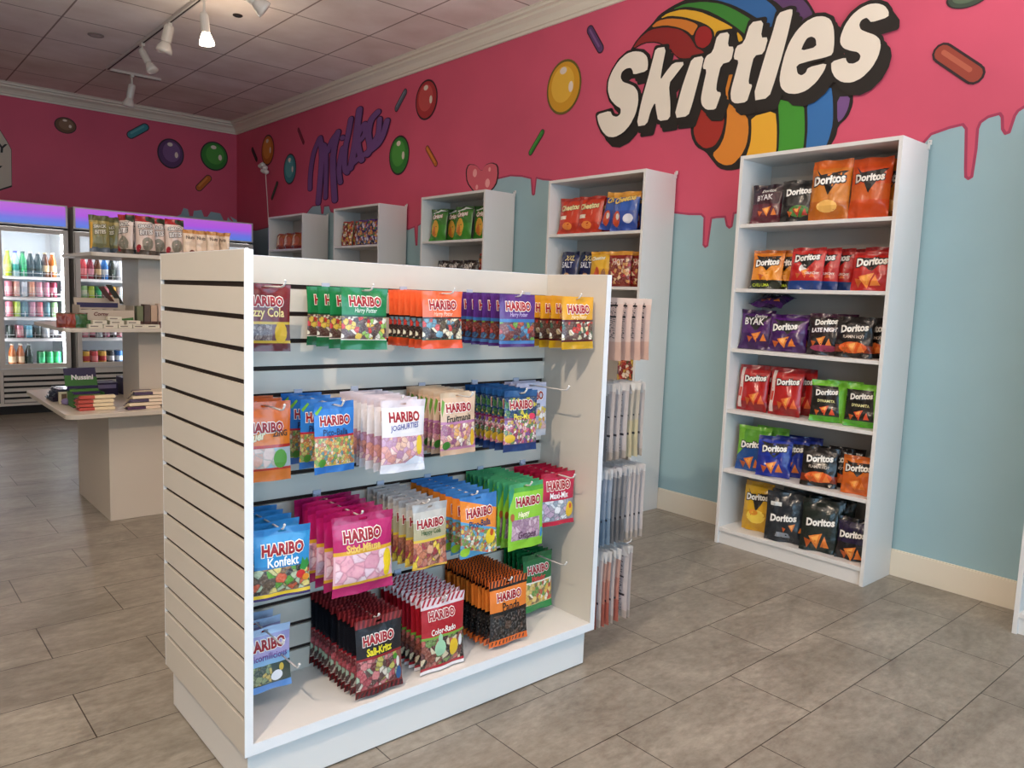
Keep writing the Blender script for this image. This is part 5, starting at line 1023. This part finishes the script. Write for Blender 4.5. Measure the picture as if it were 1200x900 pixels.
V2, F2 = text_tris('Corny', .03, .2); fr.add([(x*.07-.03, y0-.0015, .068+y*.07) for x, y in V2], F2, ink('#5a1c1c'))
fr.add([(-.125, y0, .01), (.125, y0, .01), (.125, y0, .055), (.05, y0, .045), (-.05, y0, .034), (-.125, y0, .045)], [(0, 1, 2, 3, 4, 5)], BXG); fr.build('front_flap', t)
MB().add([(-.12, .077, .115), (.10, .077, .115), (.10, .10, .150), (-.12, .10, .150)], [(0, 1, 2, 3)], BX).add([(-.11, .0765, .10), (.09, .0765, .10), (.09, .0765, .125), (-.11, .0765, .125)], [(0, 1, 2, 3)], BXP).build('back_flap', t)
for k in range(9): MB().box(-.12+.026*k, -.10+.026*k, -.06, .06, .006, .085+.006*(k % 2), mat('bar_brown', '#4a2a1e', .35) if k % 2 else mat('bar_green', '#4c6a34', .35)).build('bar', t)
# leaning cartons
def carton(name, c, ax, ay, az, mt, label, cat='carton', extra=None):
    mb = MB().obox((0, 0, 0), ax, ay, az, mt)
    if extra: extra(mb)
    o = mb.build(name, bevel=.0012); o.location = c; return tag(o, label, cat)
carton('lid_flap', (1.085, 4.565, z+.172), (.05, 0, -.075), (0, .12, 0), (.0025, 0, .002), BXR, 'dark red lid leaning at an angle over the display box', 'box lid')
carton('lid_flap', (1.150, 4.66, z+.172), (.06, 0, -.10), (0, .12, 0), (.0025, 0, .002), mat('flap_green_dark', '#34402c', .5), 'dark green lid leaning beside the dark red one', 'box lid')
for i, (x, c_) in enumerate(((.845, '#7a2c1e'), (.885, '#8a3420'), (.930, '#2c5a2c'))):
    me = chipbag('pouch%d' % i, .06, .075, [(0, c_), (.9, '#5a3a24')], [], .02, seed=60+i)
    put(me, 'sweet_pouch', (x, 4.395, z+.001), (-.1, 0, .1*i), ['small red brown sweet pouch at the left end of the middle tier', 'small red brown sweet pouch, second from the left', 'small dark green pouch in front of the display box'][i], 'sweet pouch')
pk = [(.985, 0), (1.055, 0), (1.125, 0), (1.195, 0), (1.262, 0), (1.005, 1), (1.085, 1), (1.165, 1), (1.075, 2)]
PKM = mat('packet_cream', '#d8d0bc', .4); PKT = mat('packet_text', '#6a5c50', .5)
for i, (x, lv) in enumerate(pk):
    mb = MB().box(-.033, .033, -.024, .024, 0, .019, PKM).box(-.024, .012, -.0244, -.0239, .007, .012, PKT)
    o = mb.build('small_packet', bevel=.001); o.location = (x, 4.385, z+.020*lv+.0005)
    tag(o, 'small cream packet, %s from the left in the %s layer of the heap' % (ORD[[0, 1, 2, 3, 4, 0, 1, 2, 0][i]], ['bottom', 'second', 'topmost'][lv]), 'packet', 'small cream packets on the middle tier')
for i, (x, y, w_, h_, c_) in enumerate(((1.215, 4.455, .03, .115, '#6a7050'), (1.25, 4.45, .03, .125, '#5a4a40'), (1.285, 4.45, .032, .12, '#b89c84'), (1.322, 4.45, .030, .13, '#c8b4a4'))):
    mb = MB().box(-w_/2, w_/2, -.03, .03, 0, h_, mat('slimbox%d' % i, c_, .5)).box(-w_/2, w_/2, -.0305, -.03, 0, .035, mat('slimfoot', '#4a2a20', .5))
    o = mb.build('slim_box', bevel=.001); o.location = (x, y, z); tag(o, ['olive', 'dark brown', 'tan', 'pale beige'][i]+' upright slim box near the column, middle tier', 'box', 'slim boxes on the middle tier')

# lower table top
z = .6046
PUR = mat('carton_purple', '#2c2148', .45); GRN = mat('carton_green', '#2f6a1e', .45)
t = empty('chocolate_display_box', (.975, 4.56, z), 'purple and green chocolate bar display box with raised lettered back card', 'box')
MB().box(-.075, .075, -.07, .07, 0, .003, PUR).box(-.075, .075, .067, .07, .003, .10, PUR).box(-.075, -.072, -.07, .067, .003, .075, GRN).box(.072, .075, -.07, .067, .003, .075, GRN).box(-.072, .072, -.07, -.067, .003, .03, GRN).build('tray', t)
bc = MB().add([(-.082, .070, .10), (.072, .070, .10), (.066, .085, .195), (-.088, .085, .195), (-.088, .088, .195), (.066, .088, .195), (.072, .073, .10), (-.082, .073, .10)], [(0, 1, 2, 3), (4, 5, 6, 7), (0, 3, 4, 7), (1, 6, 5, 2), (3, 2, 5, 4)], PUR)
bc.add([(-.0835, .0685, .10), (.0735, .0685, .10), (.070, .0755, .145), (-.085, .0775, .158)], [(0, 1, 2, 3)], GRN)
V2, F2 = text_tris('Nussini', .035); bc.add([(x*.105, .0745-.0025+y*.105*.158, .146+y*.105) for x, y in V2], F2, ink('#f0ece8')); bc.build('back_card', t)
for k in range(4): MB().box(-.068, .068, -.06+.03*k, -.034+.03*k, .004, .05+.012*k, mat('bar_wrap_green', '#4a7a34', .3) if k % 2 else mat('bar_wrap_purple', '#3a2858', .3)).build('bar', t)
def bar(x, y, zz, L_, w_, h_, c1, c2, label, grp, rz=0., split=.5):
    a = mat('wrap_'+c1, c1, .3, coat=.3); b = mat('wrap_'+c2, c2, .3, coat=.3)
    mb = MB()
    for (p, q, m_) in ((-L_/2, -L_/2+L_*split, a), (-L_/2+L_*split, L_/2, b)):
        mb.add([(p, -w_/2, 0), (q, -w_/2, 0), (q, w_/2, 0), (p, w_/2, 0), (p, -w_/2*.8, h_), (q, -w_/2*.8, h_), (q, w_/2*.8, h_), (p, w_/2*.8, h_)], [(0, 3, 2, 1), (4, 5, 6, 7), (0, 1, 5, 4), (1, 2, 6, 5), (2, 3, 7, 6), (3, 0, 4, 7)], m_)
    for s in (-1, 1): mb.box(min(s*L_/2, s*(L_/2+.008)), max(s*L_/2, s*(L_/2+.008)), -w_*.45, w_*.45, h_*.4, h_*.5, a if s < 0 else b)
    o = mb.build('chocolate_bar'); o.location = (x, y, zz); o.rotation_euler = (0, 0, rz); return tag(o, label, 'chocolate bar', grp)
k = 0
for lv in range(4):
    for yy in ((4.385, 4.426) if lv < 3 else (4.40,)):
        bar(.985+random.uniform(-.009, .009), yy+random.uniform(-.001, .001), z+.0005+.0195*lv, .165, .038, .0155, '#b23c2c', '#e0cca4', 'red and cream chocolate bar before the purple box, %s layer, %s' % (ORD[lv], 'front' if yy < 4.41 else 'behind'), 'red and cream chocolate bars', random.uniform(-.02, .02), .42); k += 1
for lv in range(5):
    for r_ in range(3):
        bar(1.195+.012*lv+.01*r_, 4.325+.047*r_+.010*lv, z+.0005+.0175*lv, .165, .038, .0145, '#e0cfae' if (lv+r_) % 2 else '#3a2848', '#dccab0' if (lv*r_+1) % 2 else '#42305c', 'cream and purple chocolate bar, %s layer, %s row back' % (ORD[lv], ORD[r_]), 'cream and purple chocolate bars', random.uniform(-.1, .1), .55)
for i in range(8):
    bar(1.385+.01*(i//4), 4.31+.045*(i % 4), z+.0005+.018*(i//4), .13, .036, .017, '#2a1f3a', '#3a2c50', 'dark purple chocolate bar at the right beside the stand, %s row back, %s layer' % (ORD[i % 4], ORD[i//4]), 'dark purple chocolate bars right', random.uniform(-.04, .04))
for i in range(12):
    bar(.925+.012*(i//4), 4.80+.042*(i % 4), z+.0005+.022*(i//4), .135, .038, .021, '#1e1828', '#2c2440', 'dark wrapped chocolate bar at the left edge, %s in the pile' % ORD[i], 'dark chocolate bars left', random.uniform(-.12, .12))
carton('small_box', (.895, 4.695, z+.031), (.045, 0, 0), (0, .03, 0), (0, 0, .06), mat('box_cream_small', '#c8bc9c', .5), 'small cream box standing left of the purple display box', 'box', lambda mb: mb.box(-.012, .012, -.0155, -.015, -.022, .022, mat('box_brown_panel', '#6a5038', .5)))
sb = MB().lathe([(.002, -.018), (.02, -.012), (.024, 0), (.018, .013), (.002, .018)], mat('twist_lilac', '#7a6c90', .35), 9).build('wrapped_sweet', smooth=True); sb.location = (.893, 4.625, z+.0185); tag(sb, 'small lilac wrapped sweet lying left of the purple display box', 'sweet')
for i, (x, y, w_, h_) in enumerate(((1.215, 5.02, .14, .075), (1.375, 5.02, .13, .10))):
    o = MB().box(-w_/2, w_/2, -.07, .07, 0, h_, PUR).box(-w_/2+.01, w_/2-.01, -.071, -.07, h_*.55, h_*.85, mat('label_lilac', '#8a80a8', .5)).build('purple_carton', bevel=.002)
    o.location = (x-.06, y-.02+.0*i, z); tag(o, ['low purple carton behind the bars', 'taller purple carton behind the bars, beside the column'][i], 'carton')

# ================================================================== coolers
LED = mat('cooler_led', '#ffffff', .4, emit='#f2f6ff', es=36.0)
INNER = mat('cooler_liner', '#c9cdd0', .35)
def header_mat():
    m = bpy.data.materials.new('header_lightbox'); m.use_nodes = True; n = N(m); b = n.n['Principled BSDF']
    tc = n.new('ShaderNodeTexCoord'); s_ = n.new('ShaderNodeSeparateXYZ'); n.lk(tc.outputs['Object'], s_.inputs[0])
    v = n.math('MULTIPLY', n.math('SUBTRACT', s_.outputs[2], 1.775), 1/.19)
    c = n.ramp(v, [(0, '#5c8cf0'), (.30, '#7a7cf4'), (.62, '#c05ef0'), (1, '#c868e4')], 'LINEAR')
    b.inputs['Base Color'].default_value = (.02, .02, .02, 1)
    n.lk(c, b.inputs['Emission Color']); b.inputs['Emission Strength'].default_value = 1.05; b.inputs['Roughness'].default_value = .3
    return m
HDR = header_mat()
def cooler(x0, nd, dw, label, right_lamp=True):
    W_ = nd*dw; cx = x0+W_/2
    t = empty('drinks_cooler', (cx, 8.75, 0), label, 'drinks cooler')
    lx = -W_/2; y0, y1 = -.35, .37    # front door plane at y 8.4
    B = MB()
    B.box(lx, -lx, y0+.045, y1, .085, .43, GREYW).box(lx, -lx, y0+.045, y1, 1.745, 1.975, GREYW)
    B.box(lx, lx+.03, y0+.045, y1, .43, 1.745, GREYW).box(-lx-.03, -lx, y0+.045, y1, .43, 1.745, GREYW).box(lx+.03, -lx-.03, y1-.03, y1, .43, 1.745, GREYW)
    B.build('cabinet', t)
    MB().box(lx+.03, -lx-.03, y1-.035, y1-.03, .43, 1.745, INNER).box(lx+.03, lx+.034, y0+.05, y1-.035, .43, 1.745, INNER).box(-lx-.034, -lx-.03, y0+.05, y1-.035, .43, 1.745, INNER).box(lx+.034, -lx-.034, y0+.05, y1-.035, .43, .434, INNER).build('liner', t)
    MB().box(lx+.02, -lx-.02, y0+.07, y1-.02, 0, .085, BLACK).build('kick', t)
    MB().box(lx, -lx, y0+.02, y0+.045, 1.765, 1.975, GREYW).box(lx+.0, -lx, y0+.0445, y0+.046, 1.745, 1.765, BLACK).build('header_frame', t)
    MB().box(lx+.018, -lx-.018, y0+.016, y0+.02, 1.778, 1.962, HDR).build('header_lightbox', t)
    g = MB()
    for i in range(nd):
        a = lx+dw*i+.02
        for zz in range(6): g.box(a+.012, a+dw-.04, y0+.03, y0+.045, .115+.052*zz, .145+.052*zz, GREYW)
        g.box(a-.02, a+.008, y0+.028, y0+.045, .085, .43, GREYW)
    g.box(-lx-.03, -lx, y0+.028, y0+.045, .085, .43, GREYW).box(lx, -lx, y0+.026, y0+.045, .085, .108, GREYW).box(lx, -lx, y0+.026, y0+.045, .405, .43, GREYW)
    g.box(lx+.02, -lx-.02, y0+.0445, y0+.0455, .11, .40, BLACK)
    g.build('grille', t)
    for i in range(nd):
        a = lx+dw*i+.004; b = a+dw-.008; fr_ = .042
        d = MB().box(a, a+fr_, y0, y0+.04, .438, 1.742, GREYW).box(b-fr_, b, y0, y0+.04, .438, 1.742, GREYW).box(a+fr_, b-fr_, y0, y0+.04, .438, .438+fr_, GREYW).box(a+fr_, b-fr_, y0, y0+.04, 1.742-fr_, 1.742, GREYW).build('door', t, bevel=.002)
        MB().box(a+fr_-.002, b-fr_+.002, y0+.018, y0+.022, .438+fr_-.002, 1.742-fr_+.002, GLASS).build('pane', d)
        MB().box(b-fr_-.008, b-fr_+.004, y0+.048, y0+.075, .47, 1.72, LED).build('light_strip', t)
        MB().box(a+.03, b-.03, y0+.06, y0+.085, 1.722, 1.738, LED).build('light_strip', t)
    for zz in (.712, .910, 1.099, 1.292):
        s_ = MB().box(lx+.036, -lx-.036, y0+.09, y1-.06, zz-.014, zz, WIRE); s_.add([(lx+.036, y0+.066, zz-.024), (-lx-.036, y0+.066, zz-.024), (-lx-.036, y0+.09, zz+.003), (lx+.036, y0+.09, zz+.003), (-lx-.036, y0+.09, zz-.024), (lx+.036, y0+.09, zz-.024)], [(0, 1, 2, 3), (0, 5, 4, 1)], WIRE)
        s_.tube([(lx+.04, y0+.086, zz+.035), (-lx-.04, y0+.084, zz+.035)], .0032, WIRE, 6)
        x = lx+.05
        while x < -lx-.04: s_.tube([(x, y0+.086, zz+.002), (x, y0+.086, zz+.06)], .003, WIRE, 5); x += .075
        s_.build('wire_shelf', t)
    return t
cooler(-.08, 3, .587, 'left drinks cooler with glowing violet header, shelves of cans and bottles')
cooler(1.73, 3, .587, 'right drinks cooler with glowing violet header, behind the tiered table')

def can_mesh(key, c1, c2, h_=.155, r_=.030, slim=True):
    a = mat('can_'+c1, c1, .3, coat=.4); b = mat('can_'+c2, c2, .3, coat=.4)
    pr = [(r_*.8, 0), (r_, .008), (r_, h_*.33), (r_, h_*.66), (r_, h_-.012), (r_*.86, h_-.003), (r_*.84, h_), (r_*.78, h_-.004)]
    me = MB().lathe(pr, a, 14, mts=[CHROME, a, b, a, a, CHROME, CHROME]).mesh('can_'+key); me.polygons.foreach_set('use_smooth', [len(p.vertices) == 4 for p in me.polygons]); return me
def bottle_mesh(key, c1, c2, cap, h_=.23, r_=.032):
    a = mat('bottle_'+c1, c1, .15, coat=.5); b = mat('label_'+c2, c2, .45); c_ = mat('cap_'+cap, cap, .4)
    pr = [(r_*.8, 0), (r_, .008), (r_, h_*.22), (r_, h_*.48), (r_, h_*.6), (r_*.75, h_*.72), (r_*.38, h_*.86), (r_*.36, h_*.93), (r_*.44, h_*.935), (r_*.44, h_)]
    me = MB().lathe(pr, a, 14, mts=[a, a, b, a, a, a, a, c_, c_]).mesh('bottle_'+key); me.polygons.foreach_set('use_smooth', [len(p.vertices) == 4 for p in me.polygons]); return me
DC = {'lime': ('#b8d82c', '#d8e86a'), 'green': ('#1fa05a', '#3cc47c'), 'dark': ('#1c2a24', '#2c3c34'), 'brown': ('#5a3018', '#d8b888'), 'pink': ('#e88a98', '#f4c0c4'), 'peach': ('#e8a088', '#f0c0a8'),
      'white': ('#e4e8ec', '#c8d0d8'), 'orange': ('#e88a4c', '#f0b080'), 'rose': ('#c8748c', '#e0a0b0'), 'teal': ('#3a6a78', '#6a98a4'), 'red': ('#d83c48', '#f08a8c'), 'black': ('#1c1c22', '#d8d8dc'),
      'aqua': ('#6ac0e0', '#b0e0f0'), 'blue': ('#2c78c8', '#e0ecf4'), 'yellow': ('#e8b02c', '#c8302c'), 'crimson': ('#8c1c38', '#e8a0b0'), 'clear': ('#b8dce0', '#2cb0a0'), 'amber': ('#b8601c', '#e8c8a0'), 'mint': ('#a8d890', '#e8f0d0')}
CAPS = {'lime': '#b8d82c', 'clear': '#3c48c8', 'green': '#1c5a3c', 'brown': '#d8c8a0', 'amber': '#e8e0d0', 'dark': '#c8c8c8'}
_D = {}
def drink(kind, col, h_, r_):
    k = (kind, col, h_, r_)
    if k not in _D:
        a, b = DC[col]; _D[k] = can_mesh(col+str(h_), a, b, h_, r_) if kind == 'can' else bottle_mesh(col+str(h_), a, b, CAPS.get(col, '#e8e8e8'), h_, r_)
    return _D[k]
def drinks(zz, x0, x1, kind, cols, h_, r_, cname, sname):
    n = len(cols)
    for i, c_ in enumerate(cols):
        x = x0+(x1-x0)*(i+.5)/n
        for dep in (0, 1):
            put(drink(kind, c_, h_, r_), kind if kind == 'can' else 'drink_bottle', (x, 8.535+dep*(2*r_+.012), zz+.0005), (0, 0, i*.7),
                '%s %s, %s from the left%s, %s of the %s cooler' % (c_ if c_ != 'clear' else 'pale blue', 'can' if kind == 'can' else 'bottle', ORD[i], ', behind' if dep else '', sname, cname), 'drink', 'drinks on the %s, %s cooler' % (sname, cname))
drinks(1.292, 1.175, 1.60, 'bottle', ['lime', 'clear', 'green', 'dark', 'dark', 'brown', 'amber'], .235, .028, 'left', 'top shelf')
drinks(1.099, 1.175, 1.60, 'can', ['pink', 'peach', 'white', 'orange', 'pink', 'rose', 'crimson'], .150, .027, 'left', 'second shelf')
drinks(.910, 1.175, 1.60, 'can', ['pink', 'lime', 'teal', 'rose', 'red', 'teal', 'mint'], .150, .027, 'left', 'third shelf')
drinks(.712, 1.175, 1.60, 'can', ['dark', 'pink', 'aqua', 'dark', 'white', 'black'], .125, .032, 'left', 'fourth shelf')
drinks(.434, 1.185, 1.385, 'bottle', ['amber', 'amber', 'dark'], .225, .028, 'left', 'floor, left part')
drinks(.434, 1.42, 1.62, 'can', ['green', 'green', 'green'], .150, .030, 'left', 'floor, right part')
drinks(1.292, 1.80, 2.25, 'bottle', ['red', 'crimson', 'brown', 'blue', 'dark', 'white', 'brown'], .215, .028, 'right', 'top shelf')
drinks(1.099, 1.80, 2.25, 'can', ['mint', 'lime', 'green', 'pink', 'yellow', 'white', 'green'], .130, .028, 'right', 'second shelf')
drinks(.712, 1.80, 2.25, 'can', ['pink', 'crimson', 'white', 'rose', 'black', 'pink', 'white'], .10, .028, 'right', 'fourth shelf')
drinks(.434, 1.80, 2.25, 'can', ['yellow', 'red', 'yellow', 'black', 'blue', 'white'], .150, .031, 'right', 'floor')
